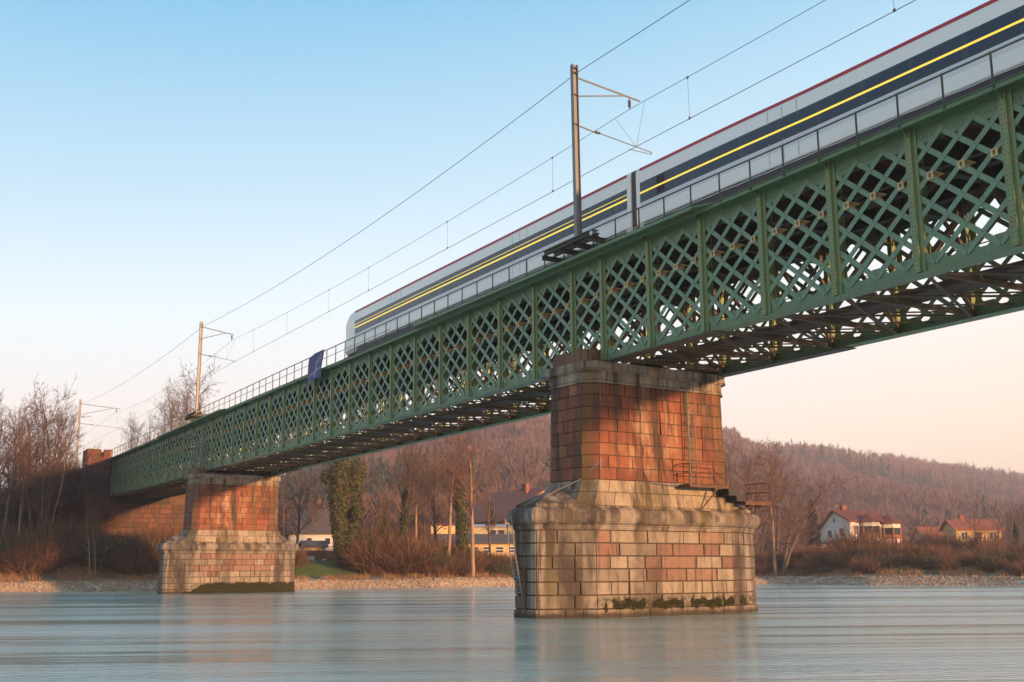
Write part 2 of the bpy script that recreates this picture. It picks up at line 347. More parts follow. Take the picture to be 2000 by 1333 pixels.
# lawn behind the far pier
_t = NT('lawn_grass'); m_lawn = _t.out(_t.ramp(_t.tex(1.6, (1, 1, 1), 6, .7), [(.35, (.05, .09, .012)), (.55, (.085, .13, .02)), (.7, (.16, .10, .03))]), 1, bump=_t.tex(20), bs=.8, bd=.1)
lp = []; la = np.linspace(575, 715, 30); ld = np.linspace(0, 1, 18)
LX = np.zeros((30, 18)); LY = LX.copy()
for i, p in enumerate(la):
    for j, q in enumerate(ld):
        e = 1-abs(2*(i/29)-1)**6; D = shore(p)+5.5+(q*(16-2*(1-e)))*1.0-1.5*math.sin(i*.9)*(1-q)*.4; LX[i, j], LY[i, j] = column(p, D)
LV = np.stack([LX, LY, height(LX, LY)+.05], -1).reshape(-1, 3); i_ = (np.arange(29)[:, None]*18+np.arange(17)[None]).ravel()
tag(np_mesh('lawn', LV, np.stack([i_, i_+1, i_+19, i_+18], 1), m_lawn, smooth=True), kind='structure')

# stones along the waterline
rng = np.random.default_rng(3)
def stones(n):
    ico = np.array([(0, 0, 1), (.9, 0, .3), (.28, .85, .3), (-.72, .53, .3), (-.72, -.53, .3), (.28, -.85, .3), (.0, 0, -.6)]);
    fc = [(0, i, i % 5+1) for i in range(1, 6)]+[(6, i % 5+1, i) for i in range(1, 6)]
    px = rng.uniform(-60, 2080, n); D = shore(px)+rng.uniform(-.6, 2.3, n)
    a = YAW+np.arctan((px-1000)/2270.); X = CAM[0]+np.sin(a)*D; Y = CAM[1]+np.cos(a)*D; Z = height(X, Y)
    keep = Z > -.25; X, Y, Z = X[keep], Y[keep], Z[keep]; n = len(X)
    s = rng.uniform(.05, .18, n)*rng.uniform(.6, 1.2, n); th = rng.uniform(0, 6.28, n)
    sq = rng.uniform(.6, 1.3, (n, 3)); P = ico[None]*sq[:, None]*s[:, None, None]*(1+rng.uniform(-.2, .2, (n, 7, 3)))
    c, q = np.cos(th)[:, None], np.sin(th)[:, None]; PX = P[..., 0]*c-P[..., 1]*q; PY = P[..., 0]*q+P[..., 1]*c
    V = np.stack([PX+X[:, None], PY+Y[:, None], P[..., 2]*.7+Z[:, None]], -1).reshape(-1, 3)
    return V, (np.array(fc)[None]+np.arange(n)[:, None, None]*7).reshape(-1, 3)
_t = NT('shore_stone'); m_stone = _t.out(_t.ramp(_t.rnd(), [(0, (.22, .15, .10)), (.5, (.42, .32, .22)), (1, (.30, .21, .14))]), .9)
V, F = stones(12000)
tag(np_mesh('shore_stones', V, F, m_stone), 'pale loose stones lining the far waterline', None, None, 'stuff')
#@@BRIDGE0
m_rd = paint('red_lead_steel', (.06, .035, .026), (.035, .028, .02), .7, .7, (.09, .045, .02))
m_white0 = NT('cable_sheath').out((.7, .68, .65), .5)
# ------------------------------------------------------------------ bridge
P = 2.87; W = 5.62; GR = -.0052; SLX = -.0052
CX_K = [-140, -112, -90, -60, -38, -18, -12, -7.4, -3, 0, 20]; CX_V = [0, 0, 0, .05, .06, .02, -.01, -.06, -.08, -.1, -.12]
def camb(x, h):
    """the deck is very slightly arched in profile"""
    return np.interp(x, CX_K, CX_V)*max(h, 0)**1.6
ZB, ZT = 8.9206, 12.929
def wz(p):
    x, y, z = p; return (x, y, z+GR*x+camb(x, min((z-ZB)/4., 1.9)))
posts = [P*k for k in range(5, -7, -1)]+[-P*(7+i)+.8445 for i in range(20)]+[-P*(26+i)+.57 for i in range(13)]
posts = sorted(posts, reverse=True)
posts[31] = -73.45
XE = -111.36; posts.append(XE+.14)
XR = posts[0]
bridge = empty('railway_bridge', (XE, W/2, 9.5), label='long green riveted iron lattice girder bridge crossing the river on masonry piers', cat='bridge')

rng = random.Random(5)
def girder(y0, s):
    """lattice web, chords and gussets; s=-1 the near girder (outer face to -y), +1 the far one"""
    L = MB(); CH = MB()
    CW = .36
    # chords
    for z0, z1 in ((ZB, ZB+.28), (ZT-CW, ZT)):
        CH.box((XE, y0, z0), (XR, y0+s*.03, z1))
    CH.box((XE, y0-s*.30, ZB-.03), (XR, y0+s*.16, ZB+.0))
    CH.box((XE, y0+s*.03, ZB+.004), (XR, y0+s*.10, ZB+.03))
    CH.box((XE, y0-s*.24, ZT), (XR, y0+s*.18, ZT+.03))
    CH.box((XE, y0+s*.03, ZT-.07), (XR, y0+s*.12, ZT-.004))
    CH.box((XE, y0-s*.10, ZT-.5), (XR, y0-s*.12, ZT-.36)) 
    zl, zh = ZB+.22, ZT-.28
    for i in range(len(posts)-1):
        x1, x0 = posts[i], posts[i+1]; pw = x1-x0; n = 3 if pw > 2.2 else 2; dx = pw/n
        sl = .765/.957 if n == 3 else .765/dx
        fwd = 1 if x1 > -17.5 else -1
        for fam in (1, -1):
            front = (fam == fwd); off = s*(.055 if front else .041); wd = .158 if front else .128
            if x1 > -17.5: wd = .15
            for k in range(-7, n+7):
                xb = x0+(k+.5)*dx            # bottom node
                a0, a1 = x0+.03, x1-.03
                # x as function of z: x = xb + fam*(z-zl)/sl
                za, zb_ = zl, zh
                xa, xc = xb, xb+fam*(zh-zl)/sl
                if fam > 0:
                    if xc < a0 or xa > a1: continue
                    if xa < a0: za = zl+(a0-xb)*sl; xa = a0
                    if xc > a1: zb_ = zl+(a1-xb)*sl; xc = a1
                else:
                    if xa < a0 or xc > a1: continue
                    if xa > a1: za = zl+(xb-a1)*sl; xa = a1
                    if xc < a0: zb_ = zl+(xb-a0)*sl; xc = a0
                if zb_-za < .1: continue
                L.bar((xa, y0+off, za), (xc, y0+off, zb_), wd, .012)
        # gussets at the chord nodes and at the posts
        for k in range(n):
            xb = x0+(k+.5)*dx
            CH.add([(xb-.40, y0+s*.034, ZB+.26), (xb+.40, y0+s*.034, ZB+.26), (xb+.16, y0+s*.034, ZB+.48), (xb-.16, y0+s*.034, ZB+.48)], [(0, 1, 2, 3)])
            CH.add([(xb-.40, y0+s*.034, ZT-.34), (xb+.40, y0+s*.034, ZT-.34), (xb+.18, y0+s*.034, ZT-.56), (xb-.18, y0+s*.034, ZT-.56)], [(0, 1, 2, 3)])
        for xp, q in ((x0, 1), (x1, -1)):
            CH.add([(xp, y0+s*.036, ZB+.26), (xp+q*.34, y0+s*.036, ZB+.26), (xp+q*.16, y0+s*.036, ZB+.52), (xp, y0+s*.036, ZB+.52)], [(0, 1, 2, 3)])
            CH.add([(xp, y0+s*.036, ZT-.34), (xp+q*.40, y0+s*.036, ZT-.34), (xp+q*.18, y0+s*.036, ZT-.64), (xp, y0+s*.036, ZT-.64)], [(0, 1, 2, 3)])
    nm = 'lattice_web'
    o = L.build(nm, m_bar, bridge, wz)
    c = CH.build('chord_plates', m_green, bridge, wz)
    # rivets on the spans that show large
    if s < 0:
        R = MB()
        def riv(x, z, y):
            r = .018; R.add([(x-r, y, z), (x, y, z-r), (x+r, y, z), (x, y, z+r), (x, y-.014, z)], [(0, 1, 4), (1, 2, 4), (2, 3, 4), (3, 0, 4)])
        for i in range(len(posts)-1):
            x1, x0 = posts[i], posts[i+1]
            if x0 < -40: break
            if x0 > 4: continue
            pw = x1-x0; n = 3 if pw > 2.2 else 2; dx = pw/n
            z = ZB+.1
            while z < ZT-.05:
                for q in (-.05, .05): riv(x0+q, z, y0-.176)
                z += .13
            x = x0+.2
            while x < x1-.1: riv(x, ZB+.06, y0-.032); riv(x+.06, ZT-.04-.07, y0-.032); x += .19
            for k in range(n):
                xb = x0+(k+.5)*dx
                for a in range(4):
                    for b in range(2):
                        riv(xb-.2+a*.13, ZB+.34+b*.07, y0-.064 if a in (1, 2) else y0-.038); riv(xb-.2+a*.13, ZT-.34-b*.07, y0-.064 if a in (1, 2) else y0-.038)
            # crossings of the lattice
            sl = .765/.957
            for k in range(n*2+1):
                for j in range(9):
                    xx = x0+k*dx/2; zz = ZB+.28+j*dx*sl/2
                    if (k+j) % 2 == 1 and zz < ZT-.45 and abs(xx-x0) > .2 and abs(xx-x1) > .2:
                        riv(xx, zz+.03, y0-.063); riv(xx+.02, zz-.03, y0-.063)
        R.build('rivets', m_rivet, c, wz, kind='stuff')
near_c = girder(0, -1); girder(W, 1)
# verticals: one mesh, copied
def post_mesh(s):
    m = MB(); h = ZT-ZB
    m.box((-.195, 0, .035), (.195, s*.016, h-.035))          # cover plate
    m.box((-.065, s*.016, .035), (.065, s*.09, h-.035)); m.box((-.085, s*.09, .036), (.085, s*.105, h-.036))      # outstanding rib and its cap
    m.box((-.10, s*.016, .05), (-.07, s*.034, h-.05)); m.box((.07, s*.016, .05), (.10, s*.034, h-.05))
    m.box((-.012, -s*.05, .0), (.012, -s*.34, h))
    m.box((-.09, -s*.32, .0), (.09, -s*.34, h))
    return m
for y0, s in ((0, -1), (W, 1)):
    first = None
    for xp in posts:
        if first is None: o = first = post_mesh(s).build('vertical_post', m_post, bridge, world=True)
        else:
            o = first.copy(); COL.objects.link(o); o.parent = bridge; o.matrix_parent_inverse = first.matrix_parent_inverse
        zb = ZB+GR*xp; zt = wz((xp, 0, ZT))[2]
        o.location = (xp, y0+s*.06, zb); o.scale = (1, 1, (zt-zb)/(ZT-ZB))

# cross girders + cross frames, one of each per post
def cross_mesh():
    m = MB(); zt = ZT-ZB
    m.box((-.012, .1, zt-1.0), (.012, W-.1, zt-.12)); m.box((-.12, .1, zt-1.02), (.12, W-.1, zt-1.0)); m.box((-.12, .1, zt-.12), (.12, W-.1, zt-.10))
    for k in range(5): m.box((-.05, .7+k*1.05, zt-1.0), (.05, .73+k*1.05, zt-.12))
    return m
def frame_mesh():
    m = MB(); zt = ZT-ZB
    m.bar((0, .12, .12), (0, W-.12, .12), .16, .10, (1, 0, 0))
    for a, b in (((0, .15, .25), (0, W/2-.1, zt-1.05)), ((0, W-.15, .25), (0, W/2+.1, zt-1.05)), ((0, .2, zt-1.9), (0, 1.2, zt-1.02)), ((0, W-.2, zt-1.9), (0, W-1.2, zt-1.02))):
        m.bar(a, b, .11, .09, (1, 0, 0))
    return m
f1 = f2 = None
for xp in posts:
    zb = ZB+GR*xp; zt = wz((xp, 0, ZT))[2]; sc_ = (zt-zb)/(ZT-ZB)
    if f1 is None: a = f1 = cross_mesh().build('cross_girder', m_dark, bridge); b = f2 = frame_mesh().build('cross_frame', m_under, bridge)
    else:
        a = f1.copy(); b = f2.copy()
        for q, ff in ((a, f1), (b, f2)): COL.objects.link(q); q.parent = bridge; q.matrix_parent_inverse = ff.matrix_parent_inverse
    for q in (a, b): q.location = (xp, 0, zb); q.scale = (1, 1, sc_)
# bottom lateral bracing, centre runway
m = MB()
for i in range(len(posts)-1):
    x1, x0 = posts[i], posts[i+1]
    m.bar((x0, .2, ZB+.06), (x1, W-.2, ZB+.06), .085, .05, (0, 0, 1)); m.bar((x1, .2, ZB+.0), (x0, W-.2, ZB+.0), .085, .05, (0, 0, 1))
    for ya, yb in ((.15, W/2-.5), (W-.15, W/2+.5)): m.bar((x0, ya, ZB+.20), ((x0+x1)/2, yb, ZB+.20), .06, .04, (0, 0, 1)); m.bar((x1, ya, ZB+.20), ((x0+x1)/2, yb, ZB+.20), .06, .04, (0, 0, 1)); m.bar(((x0+x1)/2, ya, ZB+.14), (x0, yb, ZB+.14), .05, .04, (0, 0, 1))
m.build('lateral_bracing', m_under, bridge, wz)
m = MB(); m.box((XE+.3, W/2-.5, ZB+.22), (XR, W/2+.5, ZB+.27)); m.box((XE+.3, W/2-.5, ZB+.27), (XR, W/2-.47, ZB+.40)); m.box((XE+.3, W/2+.47, ZB+.27), (XR, W/2+.5, ZB+.40))
m.tube([(XE+.3, W/2-.48, ZB+1.15), (-60, W/2-.48, ZB+1.15), (XR, W/2-.48, ZB+1.15)], .018, 5)
m.build('inspection_gangway', m_rd, bridge, wz)
m = MB()
for yy in (W/2-.75, W/2+.75): m.box((XE, yy-.012, ZT-.85), (XR, yy+.012, ZT-.1)); m.box((XE, yy-.12, ZT-.87), (XR, yy+.12, ZT-.85))
m.build('stringers', m_dark, bridge, wz)
# deck planks, walkways
m = MB(); x = XR
while x > XE:
    w_ = rng.uniform(.22, .27)
    for ya, yb in ((.14, 1.55), (1.62, 3.98), (4.05, W-.14)):
        if rng.random() > .035: m.box((x-w_+.012, ya, ZT-.085), (x, yb, ZT-.03+rng.uniform(0, .012)))
    x -= w_
m.build('deck_planks', m_plank, bridge, wz, kind='stuff')
m = MB(); x = XR
while x > XE: m.box((x-.24, W/2-1.25, ZT-.015), (x, W/2+1.25, ZT+.17)); x -= .6
m.build('sleepers', m_plank, bridge, wz, kind='stuff')
for yy in (W/2-.74, W/2+.74):
    m = MB(); m.box((XE-15, yy-.035, ZT+.29), (XR, yy+.035, ZT+.34)); m.box((XE-15, yy-.01, ZT+.19), (XR, yy+.01, ZT+.29)); m.box((XE-15, yy-.06, ZT+.172), (XR, yy+.06, ZT+.19))
    m.build('rail', m_rust, bridge, wz)
# walkway plate and fascia on each side; wider by the piers
for s, y0 in ((-1, 0.), (1, W)):
    m = MB()
    def yy(v): return y0+s*v
    m.box((XE, yy(-.9), ZT+.034), (XR, yy(.42), ZT+.06))
    m.box((XE, yy(.40), ZT-.09), (XR, yy(.425), ZT+.07)); m.box((XE, yy(.425), ZT+.055), (XR, yy(.47), ZT+.07)); m.box((XE, yy(.425), ZT-.09), (XR, yy(.47), ZT-.075))
    for xp in posts:
        m.add([(xp-.015, yy(.10), ZT-.34), (xp-.015, yy(.39), ZT-.06), (xp-.015, yy(.39), ZT+.03), (xp-.015, yy(.10), ZT+.03), (xp+.015, yy(.10), ZT-.34), (xp+.015, yy(.39), ZT-.06), (xp+.015, yy(.39), ZT+.03), (xp+.015, yy(.10), ZT+.03)],
              [(0, 1, 2, 3), (7, 6, 5, 4), (0, 4, 5, 1), (1, 5, 6, 2), (2, 6, 7, 3), (3, 7, 4, 0)])
    if s < 0:
        for xa, xb in ((-33.0, -10.4), (-88, -66)):
            m.prism([(xa, -.47), (xa+.5, -.72), (xb-.7, -.72), (xb, -.47)], ZT-.02, ZT+.02)
            m.box((xa+.5, -.735, ZT-.06), (xb-.7, -.722, ZT+.05))
    m.build('walkway', m_green, bridge, wz)
# railings
for s, y0 in ((-1, -.44), (1, W+.44)):
    m = MB(); m.tube([wz((x, y0, ZT+.90)) for x in np.linspace(XE, XR, 60)], .028, 6)
    rl = m.build('railing', m_rail, bridge)
    m = MB(); m.tube([wz((x, y0, ZT+.47)) for x in np.linspace(XE, -36, 40)], .018, 5)
    m.build('middle_rail', m_rail, rl)
    pm = MB(); pm.box((-.03, -.008, -.08), (.03, .008, .90)); pm.box((-.006, -.03*s*-1, -.08), (.006, 0, .90)); pf = None
    xs = []
    for i in range(len(posts)-1):
        xs.append(posts[i]);
        if posts[i]-posts[i+1] > 2.2: xs.append((posts[i]+posts[i+1])/2)
    for xp in xs:
        if pf is None: o = pf = pm.build('railing_post', m_rail, rl)
        else: o = pf.copy(); COL.objects.link(o); o.parent = rl; o.matrix_parent_inverse = pf.matrix_parent_inverse
        o.location = wz((xp, y0, ZT))
# signal cable clipped along the walkway
m = MB(); pts = []
for i in range(len(posts)-1):
    a, b = posts[i], posts[i+1]
    for q in (0, .25, .5, .75): pts.append(wz((a+(b-a)*q, -.30, ZT+.34-.02*math.sin(q*math.pi*2)**2)))
m.tube([p for p in pts if p[0] > -40],  .013, 4); m.build('signal_cable', m_white0, bridge)
# ochre brackets behind the lattice, three to a panel
bm = MB()
bm.box((-.10, -.02, -.10), (-.045, .0, .10)); bm.box((.045, -.02, -.10), (.10, .0, .10)); bm.box((-.045, -.02, .06), (.045, 0, .10)); bm.box((-.045, -.02, -.10), (.045, 0, -.06))
bm.box((-.10, 0, .075), (.10, .42, .10)); bm.box((-.10, 0, -.10), (.10, .30, -.075)); bm.box((-.10, .0, -.075), (-.08, .25, .075)); bm.box((-.03, .02, -.03), (.03, .3, .03))
spots = []
for i in range(len(posts)-1):
    x1, x0 = posts[i], posts[i+1]
    if x1 > 6: continue
    n = 3 if x1-x0 > 2.2 else 2
    for k in range(n): spots.append((x1-(k+.42)*(x1-x0)/n, -.075, ZT-1.50))
bf = None
for q in spots[:100]:
    if bf is None: o = bf = bm.build('cable_bracket', m_brk, bridge)
    else: o = bf.copy(); COL.objects.link(o); o.parent = bridge; o.matrix_parent_inverse = bf.matrix_parent_inverse
    o.location = wz(q)
m = MB()
for q in spots[100:]:
    x, y, z = wz(q); m.box((x-.085, y-.02, z-.09), (x+.085, y, z+.09)); m.box((x-.085, y, z+.065), (x+.085, y+.4, z+.09))
if m.v: m.build('cable_brackets', m_brk, bridge, kind='stuff')
m = MB(); m.tube([wz((x, .22, ZT-1.28)) for x in np.linspace(XE, XR, 60)], .035, 6); m.tube([wz((x, .26, ZT-1.27)) for x in np.linspace(XE, XR, 60)], .03, 6)
m.build('cable_bundle', m_dark, bridge)
# thick joint plates under the lower chord over the piers
for xc in (-18.3, -74.4):
    for y0 in (0, W): m = MB(); m.box((xc-3.2, y0-.26, ZB-.07), (xc+7.5, y0+.26, ZB-.034)); m.build('sole_plate', m_dark, bridge, wz)

# ------------------------------------------------------------------ piers
def blocks(m, poly, zs, hwf, blen, joint=.018, depth=.035, seed=0, mat=0, off=0.):
    """rusticated blocks on every facet of a polygon whose corners move with height (hwf(z)->polygon)"""
    rg = random.Random(seed)
    for ci in range(len(zs)-1):
        z0, z1 = zs[ci]+joint/2, zs[ci+1]-joint/2
        A0 = hwf(z0); A1 = hwf(z1); n = len(A0); cen = Vector((sum(p[0] for p in A0)/n, sum(p[1] for p in A0)/n, 0))
        for e in range(n):
            p0, p1 = Vector((*A0[e], z0)), Vector((*A0[(e+1) % n], z0)); q0, q1 = Vector((*A1[e], z1)), Vector((*A1[(e+1) % n], z1))
            Ln = (p1-p0).length
            if Ln < .02: continue
            nrm = (p1-p0).cross(q0-p0).normalized()
            if nrm.dot(Vector((p0.x+p1.x, p0.y+p1.y, 0))/2-cen) < 0: nrm = -nrm
            cuts = [0.]; x = 0
            if Ln > blen*1.3:
                x = blen*(.5 if ci % 2 else 1.0)*rg.uniform(.8, 1.15)
                while x < Ln-blen*.35: cuts.append(x/Ln); x += blen*rg.choice((.62, .75, 1.0, 1.2, 1.35))
            cuts.append(1.)
            for a, b in zip(cuts[:-1], cuts[1:]):
                j = joint/2/Ln; aa = a+(j if a > 0 else 0); bb = b-(j if b < 1 else 0)
                c0, c1 = p0.lerp(p1, aa), p0.lerp(p1, bb); d0, d1 = q0.lerp(q1, aa), q0.lerp(q1, bb)
                dp = depth*rg.uniform(.85, 1.15); ch = .018
                mid = (c0+c1+d0+d1)/4
                ex = (c1-c0).normalized()*ch; ez = (d0-c0).normalized()*ch
                F0 = [c0, c1, d1, d0]
                F1 = [c0+nrm*(dp-.01), c1+nrm*(dp-.01), d1+nrm*(dp-.01), d0+nrm*(dp-.01)]
                F2 = [c0+ex+ez+nrm*dp, c1-ex+ez+nrm*dp, d1-ex-ez+nrm*dp, d0+ex-ez+nrm*dp]
                if a == 0: F2[0] = F2[0]-ex; F2[3] = F2[3]-ex
                if b == 1: F2[1] = F2[1]+ex; F2[2] = F2[2]+ex
                vs = F0+F1+F2; fs = [(8, 9, 10, 11)]
                for k in range(4):
                    k2 = (k+1) % 4; fs += [(k, k2, 4+k2, 4+k), (4+k, 4+k2, 8+k2, 8+k)]
                m.add(vs, fs, mat)
def scale_poly(pl, d):
    """offset a convex polygon outwards by d"""
    n = len(pl); out = []
    for i in range(n):
        a, b, c = Vector(pl[i-1]), Vector(pl[i]), Vector(pl[(i+1) % n])
        e1 = (b-a).normalized(); e2 = (c-b).normalized(); n1 = Vector((e1.y, -e1.x)); n2 = Vector((e2.y, -e2.x))
        k = (n1+n2).normalized(); out.append(tuple(b+k*(d/max(.3, k.dot(n1)))))
    return out
SH, HW, NL, NW = 3.38, 1.62, 1.79, .62
def base_poly(d=0):
    r = HW; pl = [(r, -SH), (r, SH), (NW, SH+NL), (-NW, SH+NL), (-r, SH), (-r, -SH), (-NW, -SH-NL), (NW, -SH-NL)]
    return scale_poly(pl, d) if abs(d) > 1e-6 else pl
def shaft_poly(z=0, d=0):
    hw = 1.37-.012*max(z-4.7, 0)+(d if not isinstance(d, tuple) else d[0]); s = 3.44-.02*max(z-4.7, 0)+(d if not isinstance(d, tuple) else d[1]); c = .42
    cy = .05
    return [(hw, -s+c+cy), (hw, s-c+cy), (hw-c, s+cy), (-hw+c, s+cy), (-hw, s-c+cy), (-hw, -s+c+cy), (-hw+c, -s+cy), (hw-c, -s+cy)]
def make_pier(label, seed, full=True):
    r = empty('bridge_pier', label=label, cat='pier')
    zs = [0.30, .76, 1.2, 1.64, 2.08, 2.52, 2.96]
    m = MB(); m.prism(base_poly(-.0), -2, 3.0, m=1)
    blocks(m, None, zs, lambda z: base_poly(-.004*z), .0+1.25, seed=seed, joint=.045, depth=.06)
    blocks(m, None, [-1.6, .28], lambda z: base_poly(.05), 1.0, seed=seed+1, joint=.02)
    o = m.build('base', [m_base, m_joint], r, world=False)
    # weed along the waterline
    g = MB(); rg = random.Random(seed)
    for k in range(2600 if full else 9000):
        y = rg.uniform(-SH+.3, SH+.5) if full else rg.uniform(-SH-.5, SH+1.75)
        if full: zc = .50+.02*math.sin(y*2.1); z = zc-abs(rg.gauss(0, .075))+(.09*math.sin(y*9+1) if rg.random() < .5 else 0)
        else:
            top = .70*ss(-SH-.6, -SH+1.4, y)+.05*math.sin(y*4)+.03*math.sin(y*11); z = rg.uniform(0, max(float(top), .02))+abs(rg.gauss(0, .03))
        if full and math.sin(y*3.1+2)+math.sin(y*7.3) < -.9: continue
        x = HW+(.07 if z > .28 else .11)-(max(0, y-SH)*.56); s = rg.uniform(.03, .075)
        g.add([(x-.02, y-s, z), (x+rg.uniform(.02, .06), y, z-s), (x-.02, y+s, z), (x+rg.uniform(.0, .04), y, z+s)], [(0, 1, 2), (0, 2, 3)])
    g.build('waterline_moss', m_moss, o, world=False)
    # fillets and torus
    m = MB(); m.smooth = False
    lev = [(2.97, .02), (2.97, .07), (3.02, .07), (3.02, .10), (3.08, .10), (3.10, .13), (3.14, .13)]
    for k in range(11):
        t = -math.pi/2+math.pi*k/10*1.0; lev.append((3.44+.30*math.sin(t), .06+.24*math.cos(t)))
    lev += [(3.74, .0), (3.80, .0)]
    prev = None
    polys = [(z, base_poly(d)) for z, d in lev]
    n = 8
    for (z0, a), (z1, b) in zip(polys[:-1], polys[1:]):
        m.add([(x, y, z0) for x, y in a]+[(x, y, z1) for x, y in b], [(i, (i+1) % n, n+(i+1) % n, n+i) for i in range(n)])
    m.add([(x, y, 3.80) for x, y in polys[-1][1]], [tuple(range(n))])
    m.build('rounded_ledge', m_torus, r, world=False)
    # sloping caps over the cutwaters
    for s in (-1, 1):
        m = MB()
        bp = [(HW*.99, s*(SH-.1)), (NW, s*(SH+NL)), (-NW, s*(SH+NL)), (-HW*.99, s*(SH-.1))]
        ap = (0, s*(4.0), 4.46)
        m.add([(x, y, 3.79) for x, y in bp]+[(x, y, 3.86) for x, y in bp]+[ap], [(0, 1, 5, 4), (1, 2, 6, 5), (2, 3, 7, 6), (4, 5, 8), (5, 6, 8), (6, 7, 8), (7, 4, 8)])
        m.build('cutwater_cap', m_torus, r, world=False)
    # plinth, two courses, battered
    m = MB(); pf = lambda z: shaft_poly(4.7, (.24-.19*(z-3.8)/.92, .46-.40*(z-3.8)/.92))
    m.prism(pf(3.8), 3.79, 4.72, pf(4.72), m=1); blocks(m, None, [3.8, 4.28, 4.72], pf, 1.0, seed=seed+2, depth=.03, joint=.022)
    m.build('plinth', [m_buff, m_joint], r, world=False)
    m = MB(); zs = [4.73+i*.4325 for i in range(9)]
    m.prism(shaft_poly(4.7), 4.72, 8.2, shaft_poly(8.2), m=1); blocks(m, None, zs, lambda z: shaft_poly(z), .92, seed=seed+3, depth=.04, joint=.03)
    m.build('shaft', [m_shaft, m_joint], r, world=False)
    m = MB(); pp = lambda d: (lambda z: shaft_poly(8.2, d))
    for z0, z1, d in ((8.19, 8.25, .09), (8.25, 8.30, .05)): m.prism(shaft_poly(8.2, d), z0, z1)
    blocks(m, None, [8.30, 8.60], pp(.05), .9, seed=seed+5, depth=.02, joint=.01); m.prism(shaft_poly(8.2, .05), 8.30, 8.6, m=1)
    for z0, z1, d in ((8.60, 8.64, .12), (8.64, 8.69, .18)): m.prism(shaft_poly(8.2, d), z0, z1)
    blocks(m, None, [8.69, 8.96], pp(.15), .8, seed=seed+6, depth=.02, joint=.01); m.prism(shaft_poly(8.2, .15), 8.69, 8.96, m=1)
    m.build('cornice', [m_buff, m_joint], r, world=False)
    for s in (-1, 1):
        m = MB(); y0 = -3.3 if s < 0 else 3.35; y1 = -2.55 if s < 0 else 2.75
        ya, yb = min(y0, y1), max(y0, y1)
        pl = [(1.1, ya+.3) if s < 0 else (1.1, ya), (1.1, yb) if s < 0 else (1.1, yb-.3), (.8, yb), (-.8, yb), (-1.1, yb-(.3 if s > 0 else 0)), (-1.1, ya+(.3 if s < 0 else 0)), (-.8, ya), (.8, ya)]
        m.prism(pl, 8.96, 9.40, m=1)
        blocks(m, None, [8.96, 9.38], lambda z: [(x, y) for x, y in pl], .75, seed=seed+8, depth=.03, joint=.014)
        m.prism(scale_poly(pl, .02), 9.38, 9.43)
        m.build('cap_stone', [m_cap, m_joint], r, world=False)
    m = MB(); m.prism([(1.0, -2.5), (1.0, 2.7), (-1.0, 2.7), (-1.0, -2.5)], 8.955, 9.0, m=0); m.build('bearing_slab', m_cap, r, world=False)
    return r
PANG = .075
pier1 = make_pier('nearer sandstone pier with ladder and maintenance platform on its side', 11); pier1.location = (-18.67, 2.385, 0); pier1.rotation_euler = (0, 0, PANG)
pier2 = make_pier('farther sandstone pier with dark weed band at the water and scaffold on top', 47, full=False); pier2.location = (-18.67-54.1, 2.15, 0); pier2.rotation_euler = (0, 0, PANG)
for c in pier2.children:
    if c.name.startswith('cap_stone') or c.name.startswith('cornice') or c.name.startswith('shaft'): pass
pier2.scale = (1, 1, 1)
# small stay rod on the near pier
m = MB(); m.tube([(1.42, -2.98, 5.35), (.9, -3.42, 4.75), (.1, -4.6, 4.1)], .02, 5); m.tube([(1.40, -2.93, 5.5), (1.40, -2.93, 5.1)], .03, 5)
m.build('stay_rod', m_galv, pier1, world=False)
#@@BRIDGE1
#@@REST
# ------------------------------------------------------------------ abutment
ab = empty('stone_abutment', (XE, 2.8, 0), label='old masonry abutment with a small battlemented turret under the far end of the bridge', cat='abutment')
m = MB()
def rect(x0, y0, x1, y1): return [(x1, y0), (x1, y1), (x0, y1), (x0, y0)]
m.prism(rect(XE-6, -.2, XE+.9, 7.6), 0, 8.75, m=1)
blocks(m, None, [1.0+.52*i for i in range(15)]+[8.75], lambda z: rect(XE-6, -.2, XE+.9, 7.6), 1.1, seed=5, depth=.07, joint=.07)
m.prism(rect(XE-7, -.25, XE-.35, 6.2), 8.75, 12.95+.55, m=1)
m.build('front_wall', [m_old, m_joint], ab)
m = MB(); tw = lambda z: rect(XE-2.6-.18*max(0, 11.5-z), -2.55-.16*max(0, 11.5-z), XE-.1+.10*max(0, 11.5-z)*.5, -.35)
m.prism(tw(1.5), 1.5, 13, tw(13), m=1); blocks(m, None, [1.5+.5*i for i in range(24)], tw, .9, seed=9, depth=.05, joint=.05)
m.prism(rect(XE-2.75, -2.7, XE+.05, -.25), 12.75, 12.9); m.prism(rect(XE-2.85, -2.8, XE+.15, -.2), 12.9, 13.1)
tr = m.build('turret', [m_old, m_joint], ab)
m = MB()
m.prism(rect(XE-2.8, -2.75, XE+.1, -.2), 13.1, 13.75)
for (xa, ya, xb, yb) in ((XE-.3, -2.75, XE+.1, -1.35), (XE-.3, -1.05, XE+.1, -.2), (XE-2.8, -2.75, XE-1.6, -2.4), (XE-1.2, -2.75, XE-.3, -2.4), (XE-2.8, -2.4, XE-2.45, -.2), (XE-1.9, -.5, XE-.3, -.2)):
    m.prism(rect(xa, ya, xb, yb), 13.75, 14.5)
m.build('battlement', m_shaft, tr)
m = MB(); q = [(XE-2.7, 13.0), (XE-4, 12.9), (XE-6.5, 12.2), (XE-10, 11.6), (XE-14, 11.3), (XE-14, 3), (XE-2.7, 3)]
n = len(q); m.add([(x, -2.3, z) for x, z in q]+[(x, -1.6, z) for x, z in q], [tuple(range(n)), tuple(reversed(range(n, 2*n)))]+[(i, n+i, n+(i+1) % n, (i+1) % n) for i in range(n)])
m.build('wing_wall', m_old, ab)
m = MB(); 
